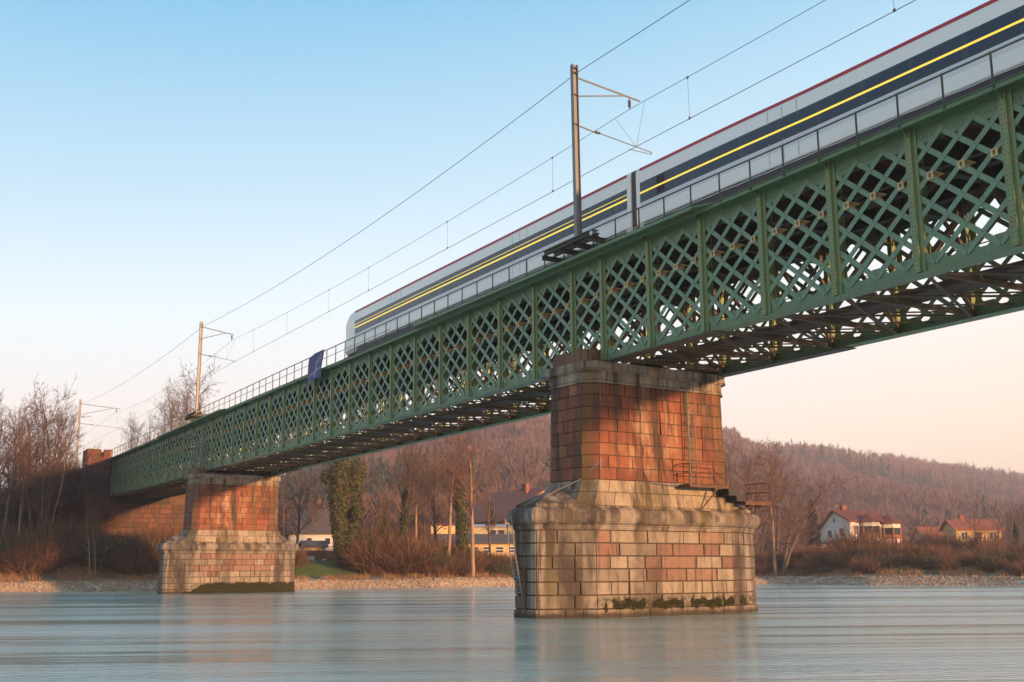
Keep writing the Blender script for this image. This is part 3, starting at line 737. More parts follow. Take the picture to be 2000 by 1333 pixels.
for z in (14.18, 13.55): m.tube([(XE-.1, -.6, z), (XE+.0, -.44, z)], .02, 5)

# ------------------------------------------------------------------ train
_t = NT('train_white'); m_twhite = _t.out(_t.mix(_t.mr(_t.tex(1.2, (.2, 1, 4), 3), .4, .7, 0, .25), (.84, .84, .80), (.74, .74, .72)), .32)
_t = NT('train_grey'); m_tgrey = _t.out((.66, .67, .70), .35)
m_seam = NT('door_seam_grey').out((.33, .34, .36), .5)
m_bell = NT('bellows_rubber').out((.17, .12, .11), .8)
m_tred = NT('train_red').out((.42, .015, .035), .4)
m_tband = NT('train_window_band').out((.022, .03, .055), .22)
m_tglass = NT('train_glass').out((.012, .02, .045), .06)
m_tunder = paint('train_underframe', (.035, .026, .032), (.06, .045, .05), .6, .6)
_t = NT('window_light'); _t.b.inputs['Emission Color'].default_value = (1, .72, .08, 1); _t.b.inputs['Emission Strength'].default_value = .55; m_tyel = _t.out((.75, .5, .03), .4)
YN, YF = 1.36, 4.26
train = empty('passenger_train', (-30, W/2, 13.4), label='white passenger train with dark window band and yellow light line, crossing the bridge', cat='train')
def tprof(inset=0, top=1.):
    k = inset
    z1 = 3.34
    return [(YN+k, 1.28), (YN+k, z1-.1), (YN+.06+k, z1+.07), (YN+.3+k, z1+.14), (YN+.8+k, z1+.24), (YF-.8-k, z1+.24), (YF-.3-k, z1+.14), (YF-.06-k, z1+.07), (YF-k, z1-.1), (YF-k, 1.28), (YF-.12-k, 1.05), (YN+.12+k, 1.05)]
def wt(p): return wz((p[0], p[1], p[2]+ZT))
def car(x0, x1, nose=None):
    m = MB(); n = 12
    ns = [x0+(x1-x0)*i/n for i in range(n+1)]; secs = [(x, 0, 1) for x in ns]
    if nose == 'left': secs = [(x0, .35, .72), (x0+.35, .16, .86), (x0+1.1, .04, .97), (x0+2.0, 0, 1)]+[(x, 0, 1) for x in ns if x > x0+2.1]
    pr = [[(x, *((y), 1.05+(z-1.05)*k)) for y, z in tprof(i)] for x, i, k in secs]; L = len(pr[0])
    for a, b in zip(pr[:-1], pr[1:]): m.add(a+b, [(i, L+i, L+(i+1) % L, (i+1) % L) for i in range(L)])
    m.add(pr[0], [tuple(range(L))]); m.add(pr[-1], [tuple(reversed(range(L)))])
    c = m.build('car_body', m_twhite, train, wt)
    xs = x0+(2.2 if nose else .25); xe = x1-.25
    def strip(nm, mat, za, zb, o, xa=xs, xb=xe, par=c, seg=10):
        for ya, yb in ((YN-o, YN+.02), (YF-.02, YF+o)):
            m = MB()
            xx = [xa+(xb-xa)*i/seg for i in range(seg+1)]; n4 = 4
            m.add([p for x in xx for p in ((x, ya, za), (x, ya, zb), (x, yb, zb), (x, yb, za))], [(4*i+k, 4*i+4+k, 4*i+4+(k+1) % 4, 4*i+(k+1) % 4) for i in range(seg) for k in range(4)]+[(3, 2, 1, 0), (4*seg, 4*seg+1, 4*seg+2, 4*seg+3)])
            m.build(nm, mat, par, wt)
    strip('window_band', m_tband, 2.02, 2.80, .008)
    strip('lower_panel', m_tgrey, 1.72, 2.02, .006)
    strip('roof_stripe', m_tred, 3.27, 3.37, .012)
    strip('sill_line', m_tred if False else m_tgrey, 1.96, 2.0, .012)
    strip('light_line', m_tyel, 2.36, 2.43, .016)
    if x1 < -17: strip('light_line', m_tyel, 2.56, 2.585, .016)
    # window panes, doors
    x = xs+.5
    while x < xe-1.8:
        m = MB(); m.box((x, YN-.0125, 2.09), (x+1.55, YN-.009, 2.73)); m.build('window', m_tglass, c, wt)
        m = MB(); m.box((x, YF+.009, 2.09), (x+1.55, YF+.0125, 2.73)); m.build('window', m_tglass, c, wt); x += 1.78
    for k in range(2):
        xd = x0+(x1-x0)*(.27+.45*k)
        for a in (xd-.66, xd, xd+.66): m = MB(); m.box((a-.01, YN-.0095, 1.33), (a+.01, YN-.0065, 3.2)); m.build('door_seam', m_seam, c, wt)
    m = MB(); m.box((x0+(3 if nose else 1), YN+.16, .62), (x1-1, YF-.16, 1.05)); m.build('underframe', m_tunder, train, wt)
    for ya in (YN+.02, YF-.05): m = MB(); m.box((x0+(2.5 if nose else .4), ya, .80), (x1-.4, ya+.03, 1.27)); m.build('side_skirt', m_tunder, train, wt)
    m = MB(); x = x0+3.2
    while x < x1-2.5: m.box((x, YN+.08, .45), (x+1.6, YN+.5, .95)); x += 2.3
    m.build('equipment_box', m_tunder, train, wt, kind='stuff')
    for xb in (x0+3.2, x1-3.2):
        b = MB(); b.box((xb-1.7, YN+.28, .48), (xb+1.7, YN+.38, .78)); b.box((xb-1.7, YF-.38, .48), (xb+1.7, YF-.28, .78)); b.box((xb-.3, YN+.28, .5), (xb+.3, YF-.28, .75))
        bo = b.build('bogie', m_tunder, train, wt)
        for dx in (-1.2, 1.2):
            ww = MB()
            for ya in (YN+.62, YF-.72):
                ww.tube([(xb+dx, ya, .78), (xb+dx, ya+.1, .78)], .44, 18)
            ww.tube([(xb+dx, YN+.5, .78), (xb+dx, YF-.5, .78)], .08, 8)
            ww.build('wheelset', m_rust, bo, wt)
    if x1 < 10:
        m = MB(); m.box((x1, YN+.14, 1.1), (x1+.35, YF-.14, 3.36)); 
        for i in range(4): m.box((x1+.02+i*.09, YN+.04, 1.05), (x1+.06+i*.09, YF-.09, 3.40))
        m.build('gangway_bellows', m_bell, train, wt)
    return c
c1 = car(-47.6, -17.3, 'left'); car(-16.95, 12.5)
m = MB(); m.add([(-47.35, YN+.62, 2.15), (-47.35, YF-.62, 2.15), (-46.9, YF-.62, 2.9), (-46.9, YN+.62, 2.9), (-47.5, YN+.62, 2.15), (-47.5, YF-.62, 2.15), (-47.05, YF-.62, 2.92), (-47.05, YN+.62, 2.92)], [(4, 7, 6, 5), (0, 1, 2, 3), (0, 4, 5, 1), (3, 2, 6, 7), (0, 3, 7, 4), (1, 5, 6, 2)])
m.build('windscreen', m_tglass, c1, wt)

# ------------------------------------------------------------------ overhead line masts
def mast(x, y, z0, z1, arms, label, plat=True, lean=0):
    r = empty('overhead_line_mast', (x, y, z0), label=label, cat='mast', group='steel masts carrying the overhead line')
    m = MB(); h = .115; b = .10; dx = lean
    for (a, c) in (((-b, -h), (b, -h+.018)), ((-b, h-.018), (b, h)), ((-.008, -h+.018), (.008, h-.018))):
        m.add([(x+a[0], y+a[1], z0), (x+c[0], y+a[1], z0), (x+c[0], y+c[1], z0), (x+a[0], y+c[1], z0), (x+a[0]+dx, y+a[1], z1), (x+c[0]+dx, y+a[1], z1), (x+c[0]+dx, y+c[1], z1), (x+a[0]+dx, y+c[1], z1)],
              [(0, 3, 2, 1), (4, 5, 6, 7), (0, 1, 5, 4), (1, 2, 6, 5), (2, 3, 7, 6), (3, 0, 4, 7)])
    p = m.build('mast_post', m_galv, r)
    m = MB()
    for zz in arms['bands']: m.box((x-.115, y-.13, zz), (x+.115+dx, y+.13, zz+.035))
    m.build('clamp', m_wire, p, kind='stuff')
    X = x+dx
    m = MB(); (ya, za), (yb, zb_) = arms['top']; m.tube([(X, y+.1, za), (X, yb, zb_)], .038, 8)
    t = m.build('cantilever_arm', m_galv, r)
    m = MB(); (yc, zc), (yd, zd) = arms['strut']; m.tube([(X, y+.1, zc), (X, yd, zd)], .03, 8); m.build('strut', m_galv, t)
    (yi, zi) = arms['ins']; m = MB(); m.tube([(X, yi, zi), (X, yi, zi-.1), (X, yi, zi-.12), (X, yi, zi-.38), (X, yi, zi-.40), (X, yi, zi-.50)], [.018, .018, .06, .06, .02, .02], 10)
    m.build('insulator', m_ceramic, t)
    m = MB(); (ye, ze), (yf, zf) = arms['low']; yi2 = y+(yf-y)*.28; zi2 = ze+(zf-ze)*.28
    m.tube([(X, y+.1, ze), (X, yi2-.2, ze+(zf-ze)*.25)], .032, 8); m.tube([(X, yi2+.15, zi2-.01), (X, yf, zf)], .022, 7)
    l = m.build('registration_arm', m_galv, r)
    m = MB(); m.tube([(X, yi2-.2, ze+(zf-ze)*.25), (X, yi2-.12, ze+(zf-ze)*.255), (X, yi2-.1, ze+(zf-ze)*.26), (X, yi2+.1, zi2), (X, yi2+.15, zi2-.01)], [.02, .02, .055, .055, .02], 10); m.build('insulator', m_ceramic, l)
    m = MB(); m.tube([(X, yf-.02, zf), (X, yf-.02, zf-.08), (X, arms['cw'][0], arms['cw'][1]+.02)], .014, 5); m.build('steady_arm', m_wire, l)
    # drop wires holding the arm to the catenary
    m = MB(); ym = yf-.75; zm = ze+(zf-ze)*((ym-y)/(yf-y)); m.tube([(X, ym, zm), (X-1.0, yi, arms['cat']-.02)], .006, 4); m.tube([(X, ym, zm), (X+1.0, yi, arms['cat']-.02)], .006, 4); m.build('stay_wires', m_wire, l)
    if plat:
        for yy in (-.62, -1.02):
            m = MB()
            for a, b2, c2 in ((-.06, .06, 0), (-.06, .06, .14)): m.box((x-1.75, yy+a, z0-.02-.16+c2), (x+1.35, yy+b2, z0-.005-.16+c2))
            m.box((x-1.75, yy-.006, z0-.165), (x+1.35, yy+.006, z0-.03)); m.build('outrigger_beam', m_dark, r)
        for xx in (x-1.75, x-.55, x+.35, x+1.3):
            m = MB(); m.box((xx-.06, -1.15, z0-.36), (xx+.06, .9, z0-.345)); m.box((xx-.06, -1.15, z0-.20), (xx+.06, .9, z0-.187)); m.box((xx-.006, -1.15, z0-.345), (xx+.006, .9, z0-.2)); m.build('cross_beam', m_dark, r)
        for xx in (x+.55, x+1.1):
            m = MB(); m.box((xx-.09, -.72, z0-.02), (xx+.09, -.5, z0-.0)); m.box((xx-.05, -.66, z0), (xx+.05, -.56, z0+.12)); m.box((xx-.09, -.72, z0+.12), (xx+.09, -.5, z0+.135)); m.build('anchor_block', m_galv, r)
    return r
mast(-17.95, -.62, 13.62, 20.72, dict(bands=[20.55, 20.35, 19.45, 18.25], top=((-.5, 20.22), (2.46, 19.86)), strut=((-.45, 19.45), (1.7, 19.93)), ins=(1.95, 19.9), low=((-.47, 18.27), (2.98, 17.80)), cw=(1.87, 17.72), cat=19.42),
     'tall steel mast with cantilever arms standing over the nearer pier', lean=-.10)
mast(-73.9, -.62, 13.9, 21.35, dict(bands=[21.1, 20.9, 19.9, 18.7], top=((-.6, 20.92), (2.05, 20.52)), strut=((-.6, 19.98), (1.45, 20.62)), ins=(1.9, 20.55), low=((-.57, 18.7), (2.3, 18.35)), cw=(2.0, 18.2), cat=20.07),
     'steel mast with cantilever arms standing on the bridge above the farther pier')
mast(-132.5, -.62, 12.2, 22.75, dict(bands=[22.4, 22.2, 20.8, 19.7], top=((-.6, 22.2), (4.25, 21.85)), strut=((-.5, 20.85), (3.4, 21.9)), ins=(3.75, 21.85), low=((-.47, 19.75), (4.85, 19.4)), cw=(3.9, 19.25), cat=21.4),
     'slender mast with two long arms rising behind the battlemented turret', plat=False, lean=-.15)
# ------------------------------------------------------------------ wires
def sagline(pts, sag, n=16):
    out = []
    for (a, b), s in zip(zip(pts[:-1], pts[1:]), sag):
        for i in range(n):
            t = i/n; out.append(tuple(a[k]+(b[k]-a[k])*t-(4*s*t*(1-t) if k == 2 else 0) for k in range(3)))
    return out+[pts[-1]]
EW = sagline([(40, -.5, 20.3), (-17.95, -.5, 20.42), (-73.9, -.5, 20.98), (-132.6, -.5, 22.2), (-190, -.5, 22.6)], [.45, .75, .7, .5])
m = MB(); m.tube(EW, .014, 5); m.build('earth_wire', m_wire, label='thin earth wire running along the very tops of the masts', cat='wire')
CT = sagline([(40, 2.2, 19.2), (-17.95, 1.95, 19.42), (-73.9, 1.95, 20.07), (-132.6, 3.75, 21.4), (-190, 2.8, 21.0)], [.35, .42, .8, .5])
CWp = sagline([(40, 2.6, 17.5), (-17.95, 1.95, 17.74), (-73.9, 2.0, 18.2), (-132.6, 3.9, 19.25), (-190, 2.8, 19.4)], [.05, .05, .1, .1])
m = MB(); m.tube(CT, .011, 5); ct = m.build('catenary_wire', m_wire, label='sagging catenary wire hung from the insulators of the mast arms', cat='wire')
m = MB(); m.tube(CWp, .013, 5); cw = m.build('contact_wire', m_wire, label='straight contact wire hanging on droppers below the catenary, above the train', cat='wire')
def at_x(L, x):
    for a, b in zip(L[:-1], L[1:]):
        if b[0] <= x <= a[0]: t = (x-a[0])/(b[0]-a[0]); return tuple(a[k]+(b[k]-a[k])*t for k in range(3))
xs = [-4.9, -14.4, -23.9, -34.3, -44.9, -51.6, -60, -68, -80, -87, -95, -103, -112, -120]
for x in xs:
    a, b = at_x(CT, x), at_x(CWp, x)
    m = MB(); m.tube([a, b], .0065, 4); m.box((a[0]-.04, a[1]-.02, a[2]-.05), (a[0]+.04, a[1]+.02, a[2]+.03)); m.box((b[0]-.04, b[1]-.02, b[2]-.02), (b[0]+.04, b[1]+.02, b[2]+.07)); m.build('dropper', m_wire, cw)

# ------------------------------------------------------------------ maintenance platform, ladders, cables on the near pier
pc = Vector((-18.67, 2.385, 0)); Rz = Matrix.Rotation(PANG, 3, 'Z')
def PL(x, y, z): return tuple(pc+Rz @ Vector((x, y, z)))
def pl_box(m, a, b):
    n = len(m.v); m.box(a, b); 
    for i in range(n, len(m.v)): m.v[i] = PL(*m.v[i])
pf_ = empty('maintenance_platform', PL(1.9, 2.4, 4.5), label='rusty two-level maintenance platform with railings and steps on the side of the nearer pier', cat='platform')
m = MB(); pl_box(m, (1.35, .55, 4.62), (2.15, 2.55, 4.66)); pl_box(m, (1.35, .55, 4.54), (1.40, 2.55, 4.62)); pl_box(m, (2.10, .55, 4.54), (2.15, 2.55, 4.62)); pl_box(m, (1.35, .55, 4.54), (2.15, .6, 4.62)); m.build('upper_deck', m_rust, pf_)
m = MB(); pl_box(m, (1.45, 2.55, 4.30), (2.1, 2.95, 4.56)); pl_box(m, (1.45, 2.95, 4.10), (2.1, 3.35, 4.34)); m.build('steps', m_blk, pf_)
m = MB(); pl_box(m, (.8, 3.35, 4.06), (2.15, 4.75, 4.11)); pl_box(m, (2.10, 3.35, 3.97), (2.15, 4.75, 4.06)); pl_box(m, (.8, 4.70, 3.97), (2.15, 4.75, 4.06)); m.build('lower_deck', m_rust, pf_)
m = MB()
for z in (.75, .40):
    m.tube([PL(1.38, .6, 4.66+z), PL(2.12, .6, 4.66+z), PL(2.12, 2.55, 4.66+z), PL(2.12, 3.4, 4.1+z), PL(2.12, 4.72, 4.1+z), PL(.85, 4.72, 4.1+z)], .018, 6)
for x, y, z in ((1.4, .6, 4.66), (2.12, .6, 4.66), (2.12, 2.45, 4.66), (2.12, 4.72, 4.1), (1.4, 4.72, 4.1), (.85, 4.72, 4.1)): m.tube([PL(x, y, z-.06), PL(x, y, z+.76)], .022, 6)
m.build('guard_railing', m_rust, pf_)
for y, z in ((2.1, 4.55), (4.0, 4.0)):
    m = MB(); m.tube([PL(2.05, y, z), PL(1.72 if z > 4.2 else 1.9, y-.55, 3.82)], .028, 5); m.build('brace', m_rust, pf_)
for y in (4.3, 4.55):
    m = MB(); m.tube([PL(1.5, y, 4.0), PL(1.5, y, 3.66)], .035, 5); m.build('prop', m_rust, pf_)
ld = empty('steel_ladder', PL(1.6, 1.2, 4.7), label='thin steel ladder from the maintenance platform up to the girder', cat='ladder')
m = MB()
for y in (1.02, 1.36): m.tube([PL(1.72, y, 4.66), PL(1.66, y, 8.95), PL(1.60, y, 10.0)], .022, 6)
m.build('side_rails', m_galv, ld)
m = MB(); z = 4.9
while z < 9.9: m.tube([PL(1.69, 1.02, z), PL(1.69, 1.36, z)], .011, 5); z += .30
for z in (5.4, 7.0, 8.3): m.tube([PL(1.69, 1.0, z), PL(1.30, 1.0, z+.03)], .014, 5)
m.build('rungs', m_galv, ld, kind='stuff')
for yy, nm in ((-1.05, 'limp rusty cable hanging from the girder down the left part of the nearer pier face'), (-.05, 'limp cable hanging from the girder to the left end of the platform')):
    m = MB(); m.tube([PL(1.75, yy, 9.4), PL(1.65, yy-.05, 8.4), PL(1.6, yy+.02, 7), PL(1.55, yy+.03, 5.6), PL(1.56, yy+.12, 5.05), PL(1.60, yy+.35, 4.68), PL(1.66, yy+.8 if yy > -1 else yy+1.7, 4.58)], .016, 6)
    m.smooth = True; m.build('hanging_cable', m_galv, label=nm, cat='cable')
l2 = empty('leaning_ladder', PL(-1.0, -5.6, 2), label='old wooden ladder leaning on the cutwater of the nearer pier', cat='ladder')
m = MB()
for d in (-.16, .16): m.tube([PL(-.50+d, -5.56, 3.5), PL(-.42+d, -5.46, 2.2), PL(-.26+d, -5.28, .75)], .024, 5)
m.build('side_rails', m_galv, l2)
m = MB()
for k in range(11): t = k/10; m.tube([PL(-.65+.22*t, -5.55+.26*t, 3.4-2.55*t), PL(-.33+.22*t, -5.55+.26*t, 3.4-2.55*t)], .014, 5)
m.build('rungs', m_galv, l2, kind='stuff')
m = MB(); a = Vector((-.10, -5.68, 0)); m.bar(PL(.02, -5.26, .12), PL(.02, -5.26, 1.75), .09, .05, (0, 1, 0))
for z in (1.5, 1.3, .9): m.tube([PL(.02, -5.29, z), PL(-.25, -5.30, z-.1)], .015, 4)
m.build('mooring_post', m_rust, label='rusty upright iron post fixed to the cutwater of the nearer pier', cat='post')
# scaffold on the farther pier
pc2 = Vector((-18.67-54.1, 2.15, 0))
def PQ(x, y, z): return tuple(pc2+Rz @ Vector((x, y, z)))
sf = empty('scaffold', PQ(0, -3.1, 9.43), label='small tubular scaffold standing on top of the farther pier', cat='scaffold')
m = MB()
for x in (-1.0, 0.25, 1.0):
    for y in (-3.2, -2.72):
        if x == 1.0: top = 11.2
        else: top = 12.25
        m.tube([PQ(x, y, 9.43), PQ(x, y, top)], .028, 6)
for z in (10.3, 11.1, 11.6, 12.0):
    for y in (-3.2, -2.72): m.tube([PQ(-1.0, y, z), PQ(.25 if z > 11.2 else 1.0, y, z)], .02, 5)
    m.tube([PQ(-1, -3.2, z), PQ(-1, -2.72, z)], .02, 5); m.tube([PQ(.25, -3.2, z), PQ(.25, -2.72, z)], .02, 5)
m.tube([PQ(-1, -3.2, 9.6), PQ(.2, -3.2, 11.0)], .018, 5)
m.build('tube_frame', m_galv, sf)
_m = MB(); pts8 = [PQ(-1, -3.2, 11.12), PQ(.3, -3.2, 11.12), PQ(.3, -2.72, 11.12), PQ(-1, -2.72, 11.12)]
_m.add(pts8+[(x, y, z+.05) for x, y, z in pts8], [(3, 2, 1, 0), (4, 5, 6, 7), (0, 1, 5, 4), (1, 2, 6, 5), (2, 3, 7, 6), (3, 0, 4, 7)]); _m.build('scaffold_board', m_brk, sf)

# ------------------------------------------------------------------ banner on the railing
_t = NT('banner_cloth'); m_ban = _t.out(_t.mix(_t.mr(_t.tex(2.5, (1, 1, .6), 4), .35, .7, 0, 1), (.06, .06, .16), (.12, .11, .24)), .8)
m_banw = NT('banner_print').out((.38, .36, .46), .8)
fl = empty('banner', (-46.9, -.55, 14), label='blue banner with blurred white print hanging over the bridge railing', cat='banner')
def fp(u, v):   # u 0 right .. 1 left ; v 0 top .. 1 bottom
    x = -45.3-2.6*u-.5*u*v; z = 14.22-.0*u-1.45*v-(.30*u*v)-(.32*max(0, u-.62)*(1-v))
    if u > .55: z -= .25*(u-.55)*v
    return (x, -.53-.10*math.sin(u*9+v*2.5)*v-.05*math.sin(u*17+1)*v-.05*v, z)
N1, N2 = 26, 16
V = [fp(i/N1, j/N2) for i in range(N1+1) for j in range(N2+1)]; Q = [(i*(N2+1)+j, i*(N2+1)+j+1, (i+1)*(N2+1)+j+1, (i+1)*(N2+1)+j) for i in range(N1) for j in range(N2)]
m = MB(); m.smooth = True; m.add(V, Q); m.build('cloth', m_ban, fl)
def fstrip(m, u0, v0, u1, v1, wu, wv, n=10):
    for i in range(n):
        a, b = i/n, (i+1)/n; P4 = []
        for t, s in ((a, -1), (b, -1), (b, 1), (a, 1)):
            x, y, z = fp(u0+(u1-u0)*t+wu*s, v0+(v1-v0)*t+wv*s); P4.append((x, y-.012, z))
        m.add(P4, [(0, 1, 2, 3)])
m = MB(); fstrip(m, .43, .28, .47, .90, .030, 0); fstrip(m, .34, .18, .36, .45, .02, 0); fstrip(m, .15, .62, .85, .78, 0, .018); fstrip(m, .2, .55, .8, .86, 0, .008)
fstrip(m, .24, .16, .24, .44, .015, 0); fstrip(m, .24, .17, .12, .17, 0, .02, 4); fstrip(m, .24, .30, .13, .30, 0, .02, 4); fstrip(m, .24, .43, .11, .43, 0, .02, 4); fstrip(m, .12, .18, .11, .29, .012, 0, 4); fstrip(m, .11, .31, .10, .42, .012, 0, 4)
m.build('print', m_banw, fl)

# lamp on the far side of the deck
_t = NT('lamp_glow'); _t.b.inputs['Emission Color'].default_value = (1, .75, .35, 1); _t.b.inputs['Emission Strength'].default_value = 6; m_lamp = _t.out((.9, .7, .4), .4)
lm = empty('signal_lamp', (-101.5, 6.3, 13.3), label='small glowing lamp on a post by the far railing near the turret', cat='lamp')
m = MB(); m.tube([(-101.5, 6.3, 13.3), (-101.5, 6.3, 14.75)], .03, 6); m.build('post', m_galv, lm)
m = MB(); m.tube([(-101.5, 6.3, 14.75), (-101.5, 6.3, 14.8), (-101.5, 6.3, 14.95)], [.06, .12, .08], 10); m.build('lamp_head', m_lamp, lm)

# ------------------------------------------------------------------ buildings
def mat_plain(name, c, rough=.85, var=.2):
    t = NT(name); return t.out(t.mix(t.mr(t.tex(1.5, (1, 1, 1), 4), .35, .7, 0, 1), c, tuple(x*(1-var) for x in c)), rough)
m_white = mat_plain('white_render', (.66, .64, .60)); m_yellow = mat_plain('yellow_render', (.62, .44, .20)); m_cream = mat_plain('cream_render', (.50, .42, .27))
m_roofr = mat_plain('red_roof_tiles', (.17, .05, .03), .9, .4); m_roofb = mat_plain('brown_roof_tiles', (.30, .10, .06), .95, .3); m_roofg = mat_plain('grey_roof', (.10, .085, .08), .95, .3)
m_woodr = mat_plain('brown_cladding', (.24, .09, .05)); m_fence = mat_plain('red_brown_boards', (.20, .055, .025), .85, .4)
m_glass = NT('window_glass').out((.03, .035, .045), .1); m_frame = NT('window_frame').out((.6, .58, .54), .6)
m_metal = NT('sheet_roof').out((.35, .33, .40), .35, .6)
def local(o):   # builds in the thing's own frame
    return dict(parent=o, world=False)
def window(par, x, y, z, w, h, n=(0, -1), mullion=1):
    """window on a wall whose outward normal is n (unit axis), centre x,y,z in local frame"""
    nx, ny = n; tx, ty = -ny, nx
    def bb(m, a0, a1, z0, z1, d0, d1):
        c = [(x+tx*a+nx*d, y+ty*a+ny*d) for a in (a0, a1) for d in (d0, d1)]
        m.add([(c[0][0], c[0][1], z0), (c[2][0], c[2][1], z0), (c[3][0], c[3][1], z0), (c[1][0], c[1][1], z0), (c[0][0], c[0][1], z1), (c[2][0], c[2][1], z1), (c[3][0], c[3][1], z1), (c[1][0], c[1][1], z1)],
              [(0, 3, 2, 1), (4, 5, 6, 7), (0, 1, 5, 4), (1, 2, 6, 5), (2, 3, 7, 6), (3, 0, 4, 7)])
    m = MB(); t = .07
    bb(m, -w/2-t, w/2+t, z-h/2-t, z-h/2, -.02, .05); bb(m, -w/2-t, w/2+t, z+h/2, z+h/2+t, -.02, .05); bb(m, -w/2-t, -w/2, z-h/2, z+h/2, -.02, .05); bb(m, w/2, w/2+t, z-h/2, z+h/2, -.02, .05)
    if mullion == 1: bb(m, -.03, .03, z-h/2, z+h/2, -.02, .045)
    if mullion == 2: bb(m, -w/2, w/2, z-.05, z+.05, -.02, .045)
    f = m.build('window', m_frame, par, world=False)
    m = MB(); bb(m, -w/2, w/2, z-h/2, z+h/2, -.02, .015); m.build('pane', m_glass, f, world=False)
def gable_house(name, loc, rz, L, B, H, RH, wall, roof, label, cat='house', over=.45, windows=(), chimney=None, Hf=None, z0=-1.5):
    Hf = H if Hf is None else Hf
    r = empty(name, loc, rz, label=label, cat=cat)
    m = MB(); m.add([(0, -B/2, z0), (L, -B/2, z0), (L, B/2, z0), (0, B/2, z0), (0, -B/2, Hf), (L, -B/2, Hf), (L, B/2, H), (0, B/2, H), (0, 0, H+RH), (L, 0, H+RH)],
                    [(0, 1, 5, 4), (1, 2, 6, 9, 5), (2, 3, 7, 6), (3, 0, 4, 8, 7), (4, 5, 9, 8), (7, 8, 9, 6)])
    m.build('wall', wall, r, world=False)
    m = MB(); o = over; t = .18
    for s in (-1, 1):
        He = Hf if s < 0 else H; sl = (H+RH-He)/(B/2); e = (s*(B/2+o), He-sl*o+.05); k = (0, H+RH+.05)
        m.add([(-o, e[0], e[1]), (L+o, e[0], e[1]), (L+o, 0, k[1]), (-o, 0, k[1]), (-o, e[0], e[1]+t), (L+o, e[0], e[1]+t), (L+o, 0, k[1]+t), (-o, 0, k[1]+t)],
              [(0, 1, 2, 3), (7, 6, 5, 4), (0, 4, 5, 1), (1, 5, 6, 2), (3, 7, 4, 0)])
    rf = m.build('roof', roof, r, world=False)
    if chimney:
        m = MB(); cx, cy = chimney; m.box((cx-.35, cy-.3, H), (cx+.35, cy+.3, H+RH+.9)); m.build('chimney', m_woodr, rf, world=False)
    for q in windows: window(r, *q)
    return r
CA = YAW  # azimuth of the optical axis
def face(px): return -(YAW+math.atan((px-1000)/2270.))     # rotation that points local -y at the camera
# white three-storey house, right
x, y = column(1633, 168); zb0 = hz(1633, 1092, 168)
hs = gable_house('white_house', (x, y, zb0), face(1640)-math.radians(-38), 6.9, 6.6, 4.1, 2.4, m_white, m_roofr, 'white house with red tiled roof and brown panelled corner bays on the right bank', chimney=(1.9, .3), over=.45, z0=-1.5, Hf=5.1,
    windows=[(0, -1.5, 3.6, .85, 1.0, (-1, 0)), (0, 1.1, 3.4, .85, 1.0, (-1, 0)), (0, -1.8, 1.3, .85, 1.1, (-1, 0)), (0, 1.2, 1.3, .9, 1.1, (-1, 0)), (0, 0, 5.3, .5, .55, (-1, 0)), (1.0, -3.3, 3.9, .7, 1.1, (0, -1)), (1.0, -3.3, 1.5, .7, 1.1, (0, -1))])
m = MB(); m.box((-.4, -3.6, .35), (-.02, 3.4, .5)); m.build('canopy', m_roofb, hs, world=False)
def bay(par, cx, cy, r, z0, z1):
    pl = [(cx+r*math.cos(a), cy+r*math.sin(a)) for a in [math.radians(22.5+45*k) for k in range(8)]]
    m = MB(); m.prism(pl, z0, z1); b = m.build('bay_wall', m_white, par, world=False)
    for za, zb2 in ((z0+2.0, z0+2.75), (z0+4.35, z0+4.95)):
        m = MB(); m.prism(scale_poly(pl, .04), za, zb2); m.build('brown_panel', m_woodr, b, world=False)
    m = MB()
    for za, zb2 in ((z0+2.75, z0+3.75), (z0+4.95, z0+5.85)):
        m.prism(scale_poly(pl, .02), za, zb2); 
    m.build('glazing', m_glass, b, world=False)
    for p in pl:
        m = MB(); m.box((p[0]-.09, p[1]-.09, z0+2.7), (p[0]+.09, p[1]+.09, z0+5.9)); m.build('glazing_post', m_woodr, b, world=False)
    m = MB(); q = scale_poly(pl, .45); n = 8
    m.add([(x, y, z1) for x, y in q]+[(x, y, z1+.12) for x, y in q]+[(cx, cy, z1+1.25)], [tuple(reversed(range(8)))]+[(i, (i+1) % n, n+(i+1) % n, n+i) for i in range(n)]+[(n+i, n+(i+1) % n, 2*n) for i in range(n)])
    m.build('bay_roof', m_roofr, b, world=False)
bay(hs, 3.2, -3.3, 1.55, -1.5, 4.95); bay(hs, 7.0, -3.0, 1.6, -1.7, 4.75)
# second house on the right, half hidden
x, y = column(1858, 185); zb0 = hz(1860, 1095, 185)
gable_house('gabled_house', (x, y, zb0), face(1870)+math.radians(20), 6.6, 5.5, 4.5, 1.3, m_yellow, m_roofb, 'sunlit yellow two-storey house half hidden by trees at the far right', over=.5, chimney=(2, .2), windows=[(1.2, -2.75, 3.5, .8, 1.0, (0, -1)), (3.3, -2.75, 3.5, .8, 1.0, (0, -1)), (5.4, -2.75, 3.5, .8, 1.0, (0, -1)), (3.3, -2.75, 1.1, .8, 1.0, (0, -1)), (5.4, -2.75, 1.1, .8, 1.0, (0, -1))])
x, y = column(1797, 195); zb0 = hz(1800, 1090, 195)
gable_house('pale_house', (x, y, zb0), face(1800)+math.radians(25), 5.2, 5, 2.6, 2.0, m_white, m_roofb, 'pale gabled house behind the orange-brown tree on the right bank', over=.4, windows=[(0, 0, 2.2, .8, 1.0, (-1, 0))])
x, y = column(1583, 160); g = hz(1583, 1086, 160)
gable_house('garage', (x, y, g), face(1583), 3.2, 4, 1.4, .2, m_cream, m_roofg, 'low flat garage left of the white house', cat='garage', over=.2, windows=[(1.6, -2, .6, 2.0, .8, (0, -1), 0)])
